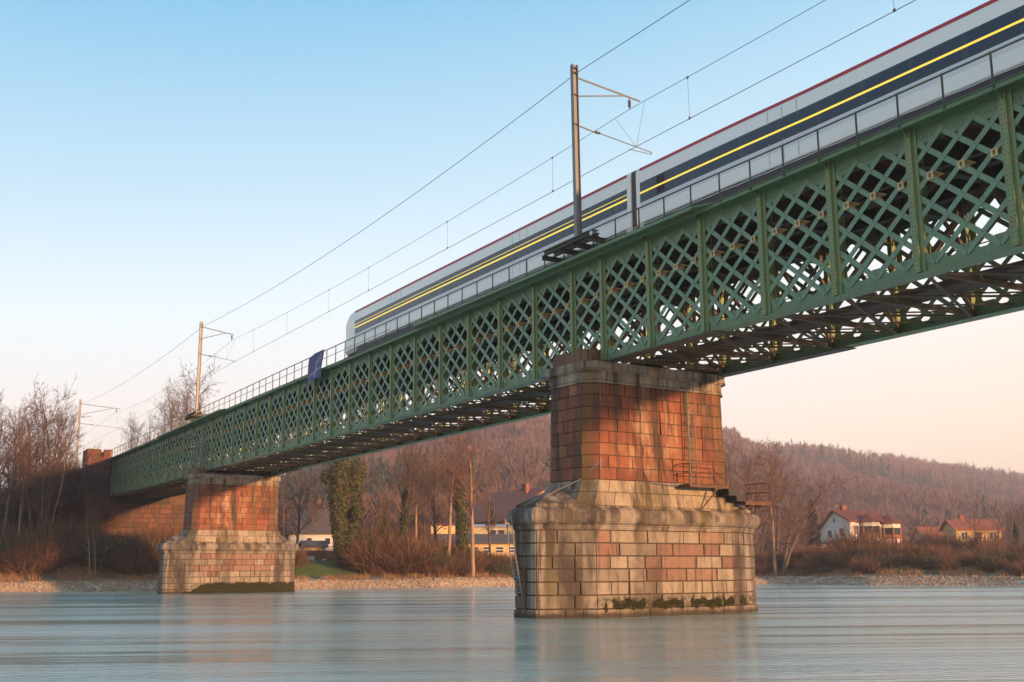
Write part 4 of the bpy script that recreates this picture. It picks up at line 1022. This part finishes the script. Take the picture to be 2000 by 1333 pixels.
# yellow shed and buildings behind, centre
x, y = column(800, 141); g = hz(930, 1092, 141)
ws = [(xx, -3, 1.35-.35, .88, .62, (0, -1), 2) for xx in [1.4+1.52*k for k in range(11)]]
gable_house('yellow_shed', (x, y, g), face(900)+math.radians(4), 19, 6, 1.75, 1.0, m_yellow, m_roofg, 'long low yellow shed with grey roof and a row of small windows', cat='shed', windows=ws, over=.35)
x, y = column(922, 158); g = hz(960, 1062, 158)
gable_house('cream_annexe', (x, y, g), face(960)+math.radians(3), 6.6, 4, 2.1, .25, m_cream, m_metal, 'cream annexe with pale sheet roof between the ivy tree and the nearer pier', cat='building', windows=[(2.6, -2, 1.3, .8, .85, (0, -1), 0), (3.7, -2, 1.3, .8, .85, (0, -1), 0), (5.9, -2, 1.2, .9, .9, (0, -1), 0)], over=.3)
x, y = column(1062, 168); g = hz(1000, 1062, 168)
gable_house('yellow_house', (x, y, g), face(1062)+math.radians(128), 12, 14, 3.4, 4.4, m_yellow, m_roofb, 'large yellow house with a long brown roof rising behind the nearer pier', windows=[(0, 3.4, 2.2, 1, 1.2, (-1, 0)), (0, 0, 2.2, 1, 1.2, (-1, 0)), (0, 0, 5.6, .9, 1, (-1, 0))], over=.8, chimney=(3, 1))
x, y = column(836, 156); g = hz(855, 1051, 156)
gable_house('panel_hut', (x, y, g), face(850)+math.radians(10), 3.3, 2.4, 1.55, .12, m_yellow, m_roofr, 'small flat-roofed yellow hut standing left of the ivy-clad trunk', cat='hut', over=.12)
x, y = column(560, 152); g = hz(620, 1080, 152)
gable_house('white_cottage', (x, y, g), face(600), 5.9, 7, 2.4, 2.9, m_white, m_roofg, 'white house with a dark roof behind the red fence right of the farther pier', windows=[(4.9, -3.5, 1.35, .6, .75, (0, -1), 0), (2.6, -3.5, 1.35, .6, .75, (0, -1), 0)], over=.3)
x, y = column(586, 142); g = hz(600, 1080, 142)
gable_house('garden_shed', (x, y, g), face(600)+.2, 2.7, 2.2, .65, .55, m_brk, m_roofg, 'small garden shed with a dark pitched roof peeping over the red fence', cat='shed', over=.25)
x, y = column(817, 250); g = hz(825, 1020, 250)
gable_house('hillside_house', (x, y, g), face(825)+math.radians(90), 4, 2.4, 1.9, 1.5, m_white, m_roofg, 'tiny white gable of a distant house on the wooded slope', over=.2)
# red board fence, bench, barrel
fe = empty('board_fence', (*column(620, 134), hz(620, 1102, 134)), face(620), label='red-brown board fence behind the lawn right of the farther pier', cat='fence')
m = MB()
for k in range(34): m.box((-2.9+k*.165, -.02, -.6), (-2.9+k*.165+.155, .02, 1.48+.02*math.sin(k*1.7)))
m.build('board_panel', m_fence, fe, world=False)
m = MB(); m.box((-1.75, -.09, -.6), (-1.62, -.03, 1.75)); m.build('fence_post', m_frame, fe, world=False)
be = empty('garden_bench', (*column(606, 132), hz(606, 1103, 132)), face(606), label='pale garden bench in front of the red fence', cat='bench')
m = MB(); m.box((-.55, -.22, .38), (.55, .22, .43)); m.build('seat', m_frame, be, world=False); m = MB(); m.box((-.55, .2, .5), (.3, .25, .85)); m.build('backrest', m_frame, be, world=False)
for a in (-.5, .5):
    m = MB(); m.box((a-.03, -.2, 0), (a+.03, .2, .38)); m.build('leg', m_frame, be, world=False)
m_blue = NT('blue_plastic').out((.03, .07, .35), .5)
ba = empty('barrel', (*column(630, 132), hz(630, 1104, 132)), label='blue barrel with a white lid by the red fence', cat='barrel')
m = MB(); m.tube([(0, 0, 0), (0, 0, .1), (0, 0, .45), (0, 0, .5)], [.2, .25, .25, .2], 14); m.build('drum', m_blue, ba, world=False); m = MB(); m.tube([(0, 0, .5), (0, 0, .62)], [.24, .2], 14); m.build('lid', m_frame, ba, world=False)
# ------------------------------------------------------------------ vegetation
def seg_mesh(S, n=3):
    S = np.asarray(S, float); P0, P1, R0, R1 = S[:, 0:3], S[:, 3:6], S[:, 6], S[:, 7]
    d = P1-P0; d /= (np.linalg.norm(d, axis=1, keepdims=True)+1e-9)
    ref = np.where(np.abs(d[:, 2:3]) < .9, np.array([[0, 0, 1.]]), np.array([[1., 0, 0]])); a = np.cross(d, ref); a /= np.linalg.norm(a, axis=1, keepdims=True); b = np.cross(d, a)
    V = []
    for P_, R_ in ((P0, R0), (P1, R1)):
        for k in range(n):
            t = 2*math.pi*k/n; V.append(P_+(a*math.cos(t)+b*math.sin(t))*R_[:, None])
    V = np.stack(V, 1).reshape(-1, 3); m = len(S); base = np.arange(m)[:, None, None]*2*n
    fc = np.array([(k, (k+1) % n, n+(k+1) % n, n+k) for k in range(n)])[None]
    return V, (base+fc).reshape(-1, 4)
def grow(seed, H=15., r0=.22, spread=.5, first=.3, nlimb=14, up=.25, droop=0., levels=3, stems=1, lean=(0, 0), twig=.015, dens=1.0):
    rg = random.Random(seed); trunk = []; br = []
    def branch(p, d, L, r, lev, out):
        n = max(2, int(L/(.55 if lev < 2 else .4)/(1+.0*lev))); n = min(n, 12 if lev == 0 else 6); st = L/n; pts = [(p, r)]
        for i in range(n):
            w = .045+.15*lev; d = Vector((d.x+rg.gauss(0, w), d.y+rg.gauss(0, w), d.z+rg.gauss(0, w)+(up*.18 if lev else .06)-droop*.1*lev)).normalized()
            q = p+d*st; rr = max(r*(1-(i+1)/n*.8), twig*.6)
            out.append((*p, *q, pts[-1][1], rr)); p = q; pts.append((q, rr))
        return pts, d
    for s in range(stems):
        ang = rg.uniform(0, 6.28); d0 = Vector((lean[0]+(math.cos(ang)*.22 if stems > 1 else 0)+rg.gauss(0, .02), lean[1]+(math.sin(ang)*.22 if stems > 1 else 0), 1)).normalized()
        pts, _ = branch(Vector((math.cos(ang)*.2*(stems > 1), math.sin(ang)*.2*(stems > 1), 0)), d0, H*rg.uniform(.86, 1), r0, 0, trunk)
        for k in range(int(nlimb*dens)):
            t = first+(1-first)*(k+rg.random())/(nlimb*dens); i = min(int(t*(len(pts)-1)), len(pts)-2); f = t*(len(pts)-1)-i
            p = pts[i][0].lerp(pts[i+1][0], f); r = pts[i][1]
            a = rg.uniform(0, 6.28); el = spread*rg.uniform(.7, 1.25)
            d = Vector((math.cos(a)*math.sin(el), math.sin(a)*math.sin(el), math.cos(el)))
            L = H*(.42-.24*t)*rg.uniform(.75, 1.2)
            p1, _ = branch(p, d, L, r*.5, 1, br)
            for k2 in range(int(7*dens)):
                i2 = rg.randint(1, len(p1)-1); pp, r2 = p1[i2]; a = rg.uniform(0, 6.28); dd = (p1[i2][0]-p1[i2-1][0]).normalized()
                d2 = (dd+Vector((rg.gauss(0, .5), rg.gauss(0, .5), rg.gauss(.1, .4)))).normalized()
                p2, _ = branch(pp, d2, L*rg.uniform(.3, .55), max(r2*.55, twig), 2, br)
                if levels > 2:
                    for k3 in range(int(5*dens)):
                        i3 = rg.randint(1, len(p2)-1); pq, r3 = p2[i3]; dd = (p2[i3][0]-p2[i3-1][0]).normalized()
                        d3 = (dd+Vector((rg.gauss(0, .5), rg.gauss(0, .5), rg.gauss(.12, .4)))).normalized(); q = pq+d3*L*rg.uniform(.10, .24)
                        mid = pq.lerp(q, .5)+Vector((rg.gauss(0, .04), rg.gauss(0, .04), 0)); br.append((*pq, *mid, twig, twig*.8)); br.append((*mid, *q, twig*.8, twig*.35))
    return trunk, br
def bark(name, a, b):
    t = NT(name); return t.out(t.ramp(t.tex(1.5, (1, 1, .4), 4), [(.3, a), (.7, b)]), .9)
m_bark = bark('bark', (.075, .05, .035), (.15, .10, .065)); m_twig = bark('twigs', (.085, .05, .035), (.15, .085, .055)); m_twigr = bark('reddish_twigs', (.12, .055, .03), (.20, .09, .045))
m_pale = bark('pale_bark', (.22, .14, .085), (.34, .22, .13))
def leafm(name, st): t = NT(name); m = t.out(t.ramp(t.rnd(), st), .85); return m
m_ivy = leafm('ivy_leaves', [(0, (.025, .038, .010)), (.5, (.05, .062, .016)), (.8, (.085, .085, .022)), (1, (.13, .09, .03))])
m_con = leafm('conifer_needles', [(0, (.018, .032, .018)), (.6, (.035, .055, .03)), (1, (.06, .075, .04))])
m_brush = leafm('brush_twigs', [(0, (.07, .032, .018)), (.45, (.13, .06, .03)), (.8, (.18, .085, .04)), (1, (.12, .10, .045))])
m_brushg = leafm('evergreen_brush', [(0, (.03, .04, .012)), (.5, (.055, .065, .02)), (.8, (.09, .085, .03)), (1, (.13, .07, .035))])
m_reed = leafm('dry_reeds', [(0, (.24, .13, .06)), (.5, (.36, .22, .10)), (1, (.20, .10, .05))])
def leaves(C, R, n, size, seed, squash=1.):
    """n small leaf quads around centres C with radii R"""
    g = np.random.default_rng(seed); C = np.asarray(C, float); R = np.asarray(R, float); k = g.integers(0, len(C), n)
    d = g.normal(size=(n, 3)); d /= np.linalg.norm(d, axis=1, keepdims=True); rr = R[k]*g.uniform(.35, 1.0, n)**.6
    P = C[k]+d*rr[:, None]*np.array([1, 1, squash]); a = g.normal(size=(n, 3)); a /= np.linalg.norm(a, axis=1, keepdims=True); b = np.cross(a, d); b /= (np.linalg.norm(b, axis=1, keepdims=True)+1e-9)
    s = size*g.uniform(.6, 1.4, n)[:, None]; V = np.stack([P-a*s, P+b*s*.6, P+a*s, P-b*s*.6], 1).reshape(-1, 3)
    return V, np.arange(n*4).reshape(-1, 4)
def tree_proto(name, tmat=m_bark, cmat=m_twig, ivy=None, **k):
    r = empty(name, (0, 0, -500)); T, B = grow(**k)
    V, F = seg_mesh(T, 6); np_mesh('trunk', V, F, tmat, r)
    V, F = seg_mesh(B, 3); np_mesh('branches', V, F, cmat, r)
    if ivy:
        rg_i = random.Random(3); T = np.array(T); z0, z1, rad, n = ivy; H = k.get('H', 15.); pts = []; rr = []
        for t in T:
            for f in (0, .5):
                p = t[:3]+(t[3:6]-t[:3])*f
                if z0*H <= p[2] <= z1*H: pts.append(p); rr.append(rad*((1.15-.5*p[2]/H) if rad < 1.04 else (.55+.75*min(p[2]/H, .72)*rg_i.uniform(.7, 1.4))))
        if ivy[2] > .9:
            for t in B[::7]:
                if t[6] > .028 and z0*H < t[2] < z1*H: pts.append(np.array(t[:3])); rr.append(rad*rg_i.uniform(.45, .95))
        V, F = leaves(pts, rr, n, .13, k['seed'], 1.2); np_mesh('ivy', V, F, m_ivy, r)
    return r
def conifer_proto(name, seed, H=10.):
    r = empty(name, (0, 0, -500)); rg = np.random.default_rng(seed); V, F = seg_mesh([(0, 0, 0, 0, 0, H*.97, .16, .02)], 6); np_mesh('trunk', V, F, m_bark, r)
    n = 5200; t = rg.uniform(.05, 1, n)**.9; a = rg.uniform(0, 6.28, n); z = H*t; lay = .75+.25*np.sin(z*5+a*2); rad = H*.23*(1-t)**.85*lay*rg.uniform(.15, 1, n)**.5+.05
    P = np.stack([np.cos(a)*rad, np.sin(a)*rad, z-rad*.35], 1); o = np.stack([np.cos(a), np.sin(a), -.35+0*a], 1); s = rg.uniform(.12, .3, n)[:, None]; tt = np.stack([-np.sin(a), np.cos(a), rg.uniform(-.4, .4, n)], 1)
    V = np.stack([P-o*s, P+tt*s*.28, P+o*s, P-tt*s*.28], 1).reshape(-1, 3); np_mesh('needle_crown', V, np.arange(n*4).reshape(-1, 4), m_con, r); return r
def shrub_proto(name, seed, mat, R=1.8, H=2.8, n=1500, leafy=0, w=.022):
    """a bush of many fine stems forking outwards from a wide stool"""
    g = np.random.default_rng(seed); a = g.uniform(0, 6.28, n); b = g.uniform(0, 1, n)**.5*R*.55; B = np.stack([np.cos(a)*b, np.sin(a)*b, g.uniform(0, .5, n)*H*.5], 1)
    el = g.uniform(0, 1, n)**.7*1.15; a2 = a+g.normal(0, .7, n); L = H*g.uniform(.28, .75, n)*(1-.25*el)
    D = np.stack([np.cos(a2)*np.sin(el), np.sin(a2)*np.sin(el), np.cos(el)], 1); M1 = B+D*L[:, None]*.5+g.normal(0, .08, (n, 3)); E = B+D*L[:, None]+g.normal(0, .2, (n, 3)); E[:, 2] = np.abs(E[:, 2])
    S = np.cross(D, g.normal(size=(n, 3))); S /= np.linalg.norm(S, axis=1, keepdims=True); S *= w*g.uniform(.5, 1.3, n)[:, None]
    V = np.stack([B-S, B+S, M1+S*.8, M1-S*.8, E+S*.3, E-S*.3], 1).reshape(-1, 3); k = np.arange(n)[:, None]*6
    F = np.concatenate([k+np.array([[0, 1, 2, 3]]), k+np.array([[3, 2, 4, 5]])])
    if leafy:
        C = B[:400]+D[:400]*L[:400, None]*.8; V2, F2 = leaves(C, np.full(len(C), .35), leafy, .08, seed); F = np.concatenate([F, F2+len(V)]); V = np.concatenate([V, V2])
    o = np_mesh(name, V, F, mat); o.location = (0, 0, -500); return o
used = set()
def put(proto, x, y, h=None, base=15., rz=None, sxy=1., label=None, cat='tree', group=None, z=None, sink=.15):
    if proto in used: c = copy_tree(proto)
    else: c = proto; used.add(proto)
    z = gz(x, y) if z is None else z; s = (h/base) if h else 1.
    c.location = (x, y, z-sink); c.scale = (s*sxy, s*sxy, s); c.rotation_euler = (0, 0, random.uniform(0, 6.28) if rz is None else rz)
    for k in ('label', 'group'): 
        if k in c: del c[k]
    tag(c, label, cat, group); return c
def tree(proto, px, D, top, label, base=15., **k):
    x, y = column(px, D); g = gz(x, y); return put(proto, x, y, max(hz(px, top, D)-g, 1)*(.95 if base == 15. else 1), base, label=label, **k)
tA = tree_proto('bare_tree', seed=1, spread=.55, nlimb=18, first=.28, up=.5)
tB = tree_proto('bare_tree', seed=2, spread=.5, nlimb=16, stems=2, first=.35, up=.6, r0=.17)
tC = tree_proto('bare_tree', seed=3, spread=.85, nlimb=18, first=.25, up=.3, r0=.28, twig=.019)
tD = tree_proto('bare_tree', seed=4, spread=.95, nlimb=16, first=.22, up=.35, stems=2, r0=.24, lean=(.05, 0))
tE = tree_proto('slender_tree', tmat=m_pale, cmat=m_twigr, seed=5, spread=.4, nlimb=12, first=.3, up=.6, r0=.13)
tF = tree_proto('pale_tree', tmat=m_pale, cmat=m_twigr, seed=6, spread=.6, nlimb=16, first=.42, up=.3, r0=.24, lean=(.03, .0), twig=.022)
iA = tree_proto('ivy_tree', seed=17, spread=.6, nlimb=11, first=.35, up=.5, stems=2, ivy=(0.02, .9, 1.15, 38000), r0=.3)
iB = tree_proto('ivy_tree', seed=8, spread=.6, nlimb=17, first=.35, up=.4, ivy=(0, .62, .6, 6000), twig=.022, r0=.27, stems=2)
iC = tree_proto('ivy_tree', seed=9, spread=.6, nlimb=14, first=.45, up=.4, ivy=(0, .72, 1.0, 9000))
fD = tree_proto('broad_tree', cmat=m_twigr, seed=10, spread=1.0, nlimb=22, first=.12, up=.25, r0=.2, dens=1.15)
cP = conifer_proto('conifer', 1)
GT = 'bare trees on the railway embankment left of the bridge'
for i, (px, D, top, p) in enumerate([(-22, 124, 770, tA), (4, 127, 783, tB), (22, 121, 776, tA), (38, 129, 790, tC), (50, 122, 781, tB), (63, 131, 795, tA), (78, 120, 763, tC), (96, 128, 800, tB), (112, 125, 852, tD), (-8, 118, 812, tB), (30, 118, 830, tE), (66, 118, 842, tB), (122, 131, 872, tC), (88, 118, 868, tE), (135, 128, 900, tE)]):
    tree(p, px, D, top, 'leafless tree in the tall stand on the embankment slope left of the turret', group=GT)
for i, (px, D, top, p) in enumerate([(236, 165, 868, tC), (268, 160, 822, tA), (252, 172, 850, tB), (318, 150, 792, tB), (300, 158, 815, tA), (338, 155, 796, tB), (356, 160, 806, tA), (378, 165, 822, tC)]):
    tree(p, px, D, top, 'leafless tree rising behind the far end of the bridge', group='bare trees behind the far end of the bridge', z=hz(px, 960, D))
tree(tE, 173, 110.5, 975, 'slender pale-stemmed sapling lit by the sun in front of the abutment')
tree(tE, 184, 110.8, 985, 'thin second sapling close beside the sunlit one in front of the abutment', rz=2)
tree(tC, 575, 126, 905, 'wide leafless tree just right of the farther pier')
tree(tA, 610, 150, 925, 'leafless tree standing behind the white house with the dark roof')
tree(iA, 668, 119.5, 868, 'big tree thickly wrapped in ivy, right of the lawn', sxy=1.12, rz=2.2)
tree(iB, 751, 121, 962, 'narrow ivy-clad trunk between the big ivy tree and the forked tree', sxy=.55)
tree(iB, 778, 120, 855, 'tall forked tree with ivy on its lower trunk, under the middle of the bridge', sxy=.9, rz=1.)
tree(tF, 871, 120, 835, 'tall straight tree with pale orange trunk, left of the dark ivy cone')
tree(iC, 900, 122, 838, 'dense dark cone of ivy around a tall tree left of the nearer pier', sxy=.8)
tree(tF, 921, 118, 828, 'pale leaning tree just right of the ivy cone', sxy=1.05, rz=.6)
tree(tC, 955, 130, 905, 'wide leafless tree between the ivy cone and the nearer pier', sxy=.8)
tree(tF, 812, 123, 868, 'leafless tree with warm lit trunk between the forked tree and the straight pale one', rz=3.)
tree(tC, 850, 126, 872, 'spreading leafless tree behind the straight pale-trunked one', rz=4.)
tree(tC, 545, 122, 935, 'leafless tree right behind the farther pier', rz=1.)
tree(tC, 735, 150, 930, 'leafless tree behind the forked tree', rz=2.)
tree(tB, 825, 155, 925, 'leafless tree above the small yellow hut', rz=2.)
tree(cP, 1021, 172, 944, 'dark conifer beside the brown roof left of the nearer pier', base=10.)
tree(cP, 955, 160, 975, 'blue-green conifer behind the ivy cone', base=10.)
tree(cP, 1590, 150, 975, 'dark conifer left of the white house with the red roof', base=10., sxy=1.1)
tree(cP, 1752, 168, 1047, 'little conifer at the right corner of the white house', base=10.)
tree(cP, 1988, 170, 1020, 'conifer at the right edge of the picture', base=10.)
# right bank
x, y = column(1497, 128)
for px, D, top, p, rz, lb, sx in [(1512, 131, 880, tF, .3, 'pale-trunked tall tree just right of the nearer pier', 1.0), (1527, 131, 905, tD, 0.9, 'wide forked tree whose boughs reach right towards the conifer', 1.35), (1460, 134, 868, tC, 2, 'leafless tree touching the right side of the nearer pier', 1), (1548, 150, 930, tC, 1, 'leafless tree behind the forked tree right of the nearer pier', 1), (1440, 150, 865, tA, .4, 'tall leafless tree behind the platform of the nearer pier', 1), (1478, 142, 872, tB, 3.4, 'two-stemmed leafless tree rising behind the pale-trunked tree', 1.2), (1515, 146, 885, tA, 2.4, 'upright leafless tree rising behind the wide forked tree', 1.2), (1425, 160, 878, tC, 5, 'leafless tree half hidden by the right edge of the nearer pier', 1.1), (1560, 140, 985, fD, 1, 'low reddish round tree beside the dark conifer', 1.2),
    (1680, 152, 1012, fD, 0, 'round reddish leafless tree in front of the white house', 1.25), (1838, 160, 1040, fD, 2, 'round orange-brown tree in front of the far right house', 1.3), (1800, 175, 1015, tD, 2, 'grey leafless tree between the two right-bank houses', 1.3), (1910, 160, 968, tC, 3, 'tall leafless tree in front of the far right house', 1.0), (1868, 185, 1008, tA, 1, 'thin leafless tree behind the far right house', 1),
    (1950, 175, 985, tA, 2, 'leafless tree at the right edge, left one of a pair', 1.2), (1978, 172, 990, tB, 2.5, 'leafless tree at the right edge, right one of a pair', 1.2), (1620, 175, 1020, tC, 4, 'leafless tree behind the left gable of the white house', 1), (2010, 165, 975, tC, 4.4, 'leafless tree cut by the right edge of the picture', 1)]:
    tree(p, px, D, top, lb, rz=rz, sxy=sx)
# ivy climbing the turret corner, and on top of the wing wall
gi = np.random.default_rng(31); C_ = [(XE-.3+gi.normal(0, .5), -2.3+1.9*gi.uniform(0, 1), 2.5+5.2*gi.uniform(0, 1)**.8) for _ in range(34)]; V, F = leaves(C_, np.full(34, .75), 9000, .13, 5)
tag(np_mesh('wall_ivy', V, F, m_ivy), 'dark ivy climbing the foot of the battlemented turret', 'ivy')
C_ = [(XE-3-7*gi.uniform(0, 1), -2.2+gi.normal(0, .3), 12.0-.0*gi.uniform(0, 1)) for _ in range(30)]; C_ = [(x, y, 12.6-.13*(XE-x)+gi.normal(0, .25)) for x, y, z in C_]; V, F = leaves(C_, np.full(30, .6), 6500, .12, 6)
tag(np_mesh('wall_ivy', V, F, m_ivy), 'ragged ivy crowning the wall left of the battlemented turret', 'ivy')
# bushes
sh = [shrub_proto('bush', 21, m_brush), shrub_proto('bush', 22, m_brush, R=2.2, H=2.4), shrub_proto('bush', 23, m_brush, R=1.6, H=3.4), shrub_proto('green_bush', 24, m_brushg, leafy=2600), shrub_proto('green_bush', 25, m_brushg, R=2.0, H=2.4, leafy=3200)]
rg = random.Random(12)
def bushes(n, pxa, pxb, da, db, ha, hb, group, label, lg, greens=.15, gate=None):
    for i in range(n):
        px = rg.uniform(pxa, pxb); d = rg.uniform(da, db)
        if gate and not gate(px, d): continue
        D = float(shore(px))+d; x, y = column(px, D); g = rg.random() < greens; p = sh[rg.choice((3, 4))] if g else sh[rg.choice((0, 1, 2))]
        if abs(y-2.8) < 5.5 and x < XE+1: continue
        put(p, x, y, rg.uniform(ha, hb), 2.8, label=lg if g else label, group=group+(' (green ones)' if g else ''), cat='bush', sxy=rg.uniform(.9, 1.3), sink=.3)
bushes(78, -60, 345, 6, 20, 2.2, 4.4, 'bushes on the left bank', 'bare reddish-brown bush in the thicket below the embankment', 'dull green bush in the thicket below the embankment')
bushes(30, -60, 140, 14, 30, 3, 5, 'bushes on the left bank', 'bare reddish-brown bush in the thicket below the embankment', 'dull green bush in the thicket below the embankment', gate=lambda p, d: p < 150)
bushes(22, 300, 560, 8, 26, 2.0, 3.6, 'bushes behind the farther pier', 'bare brown bush behind the farther pier', 'green bush behind the farther pier')
bushes(44, 706, 830, 5, 15, 2.2, 4.4, 'bushes along the middle of the bank', 'bare reddish-brown bush on the bank between the two piers', 'green bush on the bank between the two piers', .25)
bushes(26, 830, 915, 5, 13, 1.8, 3.2, 'bushes along the middle of the bank', 'bare reddish-brown bush on the bank between the two piers', 'green bush on the bank between the two piers', .2)
bushes(20, 925, 1015, 4, 10, 1.3, 2.5, 'bushes along the middle of the bank', 'bare reddish-brown bush on the bank between the two piers', 'green bush on the bank between the two piers', .3)
bushes(14, 720, 820, 15, 28, 3.2, 5.0, 'bushes along the middle of the bank', 'bare reddish-brown bush on the bank between the two piers', 'green bush on the bank between the two piers', .2)
bushes(64, 1470, 2040, 4, 13, 1.2, 2.5, 'bushes on the right bank', 'bare brown bush along the bank right of the nearer pier', 'green bush along the bank right of the nearer pier', .25)
bushes(58, 1470, 2040, 13, 34, 1.5, 2.7, 'bushes on the right bank', 'bare brown bush along the bank right of the nearer pier', 'green bush along the bank right of the nearer pier', .2, gate=lambda p, d: not (1600 < p < 1760 and d > 28))
for px, D, h, lb, p in ((1672, 150, 5.6, 'big round reddish bush in front of the white house bays', 0), (1688, 153, 5.0, 'reddish bush overlapping the big round one in front of the white house', 1), (1838, 160, 5.0, 'big orange-brown bush left of the yellow two-storey house', 0), (1822, 163, 4.6, 'second orange-brown bush in front of the pale gabled house', 2), (1772, 160, 4.0, 'brown bush between the white house and the pale gabled house', 1), (1925, 158, 4.6, 'brown bush at the right corner of the yellow two-storey house', 2)):
    x, y = column(px, D); put(sh[p], x, y, h, 2.8, label=lb, cat='bush', sxy=1.15, sink=.3)
# dry reeds and grass tufts above the stones
g = np.random.default_rng(8); n = 26000; px = g.uniform(-60, 2080, n); d = 2.2+g.gamma(2.0, 1.1, n); D = shore(px)+d; a = YAW+np.arctan((px-1000)/2270.); X = CAM[0]+np.sin(a)*D; Y = CAM[1]+np.cos(a)*D; Z = height(X, Y)-.03
cl = ((px < 560) | (px > 705) | (d < 4.5)) & ((np.sin(px*.11)+np.sin(px*.047+1)+g.normal(0, .5, n)) > -.4); X, Y, Z, px = X[cl], Y[cl], Z[cl], px[cl]; n = len(X); hh = g.uniform(.15, .65, n); th = g.uniform(0, 6.28, n); ww = .02+0*th
dx = np.cos(th)*ww; dy = np.sin(th)*ww; lx = g.normal(0, .18, n); ly = g.normal(0, .18, n)
V = np.stack([np.stack([X-dx, Y-dy, Z], 1), np.stack([X+dx, Y+dy, Z], 1), np.stack([X+lx, Y+ly, Z+hh], 1)], 1).reshape(-1, 3)
tag(np_mesh('dry_grass', V, np.arange(n*3).reshape(-1, 3), m_reed), 'dry reddish grass and reeds above the stones', kind='stuff')
# forest on the hills, one mass
_t = NT('bare_forest'); X_, Y_, Z_ = _t.sep()
c = _t.ramp(_t.tex(.02, (1, 1, 1), 4, .7), [(.3, (.085, .05, .042)), (.5, (.13, .075, .06)), (.7, (.18, .095, .07))]); m_for = _t.out(_t.mix(.45, c, _t.ramp(_t.rnd(), [(0, (.09, .055, .045)), (1, (.18, .115, .09))])), .95)
def forest():
    g = np.random.default_rng(4)
    PV = []; k = 120
    for s in range(6):
        t = g.uniform(.18, 1, k); a = g.uniform(0, 6.28, k); B = np.stack([0*a, 0*a, 13*t*.75], 1); el = g.uniform(.25, .95, k); L = 6.5*(1.15-t*.6)*g.uniform(.5, 1, k)
        D = np.stack([np.cos(a)*np.sin(el), np.sin(a)*np.sin(el), np.cos(el)], 1); E = B+D*L[:, None]; S = np.cross(D, g.normal(size=(k, 3))); S /= np.linalg.norm(S, axis=1, keepdims=True); S *= .15*g.uniform(.5, 1, k)[:, None]
        M1 = B+D*L[:, None]*.62
        T = np.stack([B, M1+S, E], 1); T2 = np.stack([B, E, M1-S], 1)
        tr = np.array([[(-.2, 0, -2), (.2, 0, -2), (0, 0, 12)], [(0, -.2, -2), (0, .2, -2), (0, 0, 12)]])
        PV.append(np.concatenate([T, T2, tr]).reshape(-1, 3))
    CV = []
    for s in range(2):
        k2 = 90; t = g.uniform(0, 1, k2); a = g.uniform(0, 6.28, k2); z = 1+16*t; r = 3.1*(1-t)+.3; B = np.stack([0*a, 0*a, z+.8], 1); E = np.stack([np.cos(a)*r, np.sin(a)*r, z-r*.4], 1); S = np.stack([-np.sin(a), np.cos(a), 0*a], 1)*(.15+.35*(1-t))[:, None]; M1 = (B+E)/2
        CV.append(np.concatenate([np.stack([B, M1+S, E], 1), np.stack([B, E, M1-S], 1)]).reshape(-1, 3))
    n = 9500; px = g.uniform(330, 2120, n); R0 = hill_start(px); R1 = hill_ridge(px); u = g.uniform(0, 1.03, n)**.8; r = R0*.86+(R1-R0*.86)*u; a = YAW+np.arctan((px-1000)/2270.)
    X = CAM[0]+np.sin(a)*r; Y = CAM[1]+np.cos(a)*r; Z = height(X, Y); kind = (np.sin(X*.021+1.2*np.sin(Y*.017))+np.sin(Y*.026)+g.normal(0, .55, n)) > 1.5
    kind &= (r < .86*R1)
    s = g.uniform(.75, 1.25, n)*np.where(kind & (r > .9*R1), .72, 1.0)*(.9+.25*(r > 500)); th = g.uniform(0, 6.28, n)
    out = []; mi = []
    for i in range(n):
        P_ = CV[i % 2] if kind[i] else PV[i % 6]; c, q = math.cos(th[i])*s[i], math.sin(th[i])*s[i]
        out.append(np.stack([P_[:, 0]*c-P_[:, 1]*q+X[i], P_[:, 0]*q+P_[:, 1]*c+Y[i], P_[:, 2]*s[i]+Z[i]], 1)); mi.append(np.full(len(P_)//3, 1 if kind[i] else 0))
    V = np.concatenate(out); return V, np.arange(len(V)).reshape(-1, 3), np.concatenate(mi)
V, F, mi = forest()
tag(np_mesh('hillside_forest', V, F, [m_for, m_con], midx=mi), 'bare winter forest with scattered conifers covering the hills', kind='stuff')
# ------------------------------------------------------------------ haze
HZ_ON = True
if HZ_ON:
    hm = bpy.data.materials.new('haze'); hm.use_nodes = True; t = hm.node_tree
    for n_ in list(t.nodes):
        if n_.type == 'BSDF_PRINCIPLED': t.nodes.remove(n_)
    pv = t.nodes.new('ShaderNodeVolumePrincipled'); pv.inputs['Color'].default_value = (.86, .84, .95, 1); pv.inputs['Density'].default_value = .00048; pv.inputs['Anisotropy'].default_value = .1
    t.links.new(pv.outputs[0], [q for q in t.nodes if q.type == 'OUTPUT_MATERIAL'][0].inputs['Volume'])
    m = MB(); m.box((-2700, -2700, -12), (2700, 2700, 128)); m.build('haze', hm, kind='stuff', label='thin pink-grey evening haze over the valley')
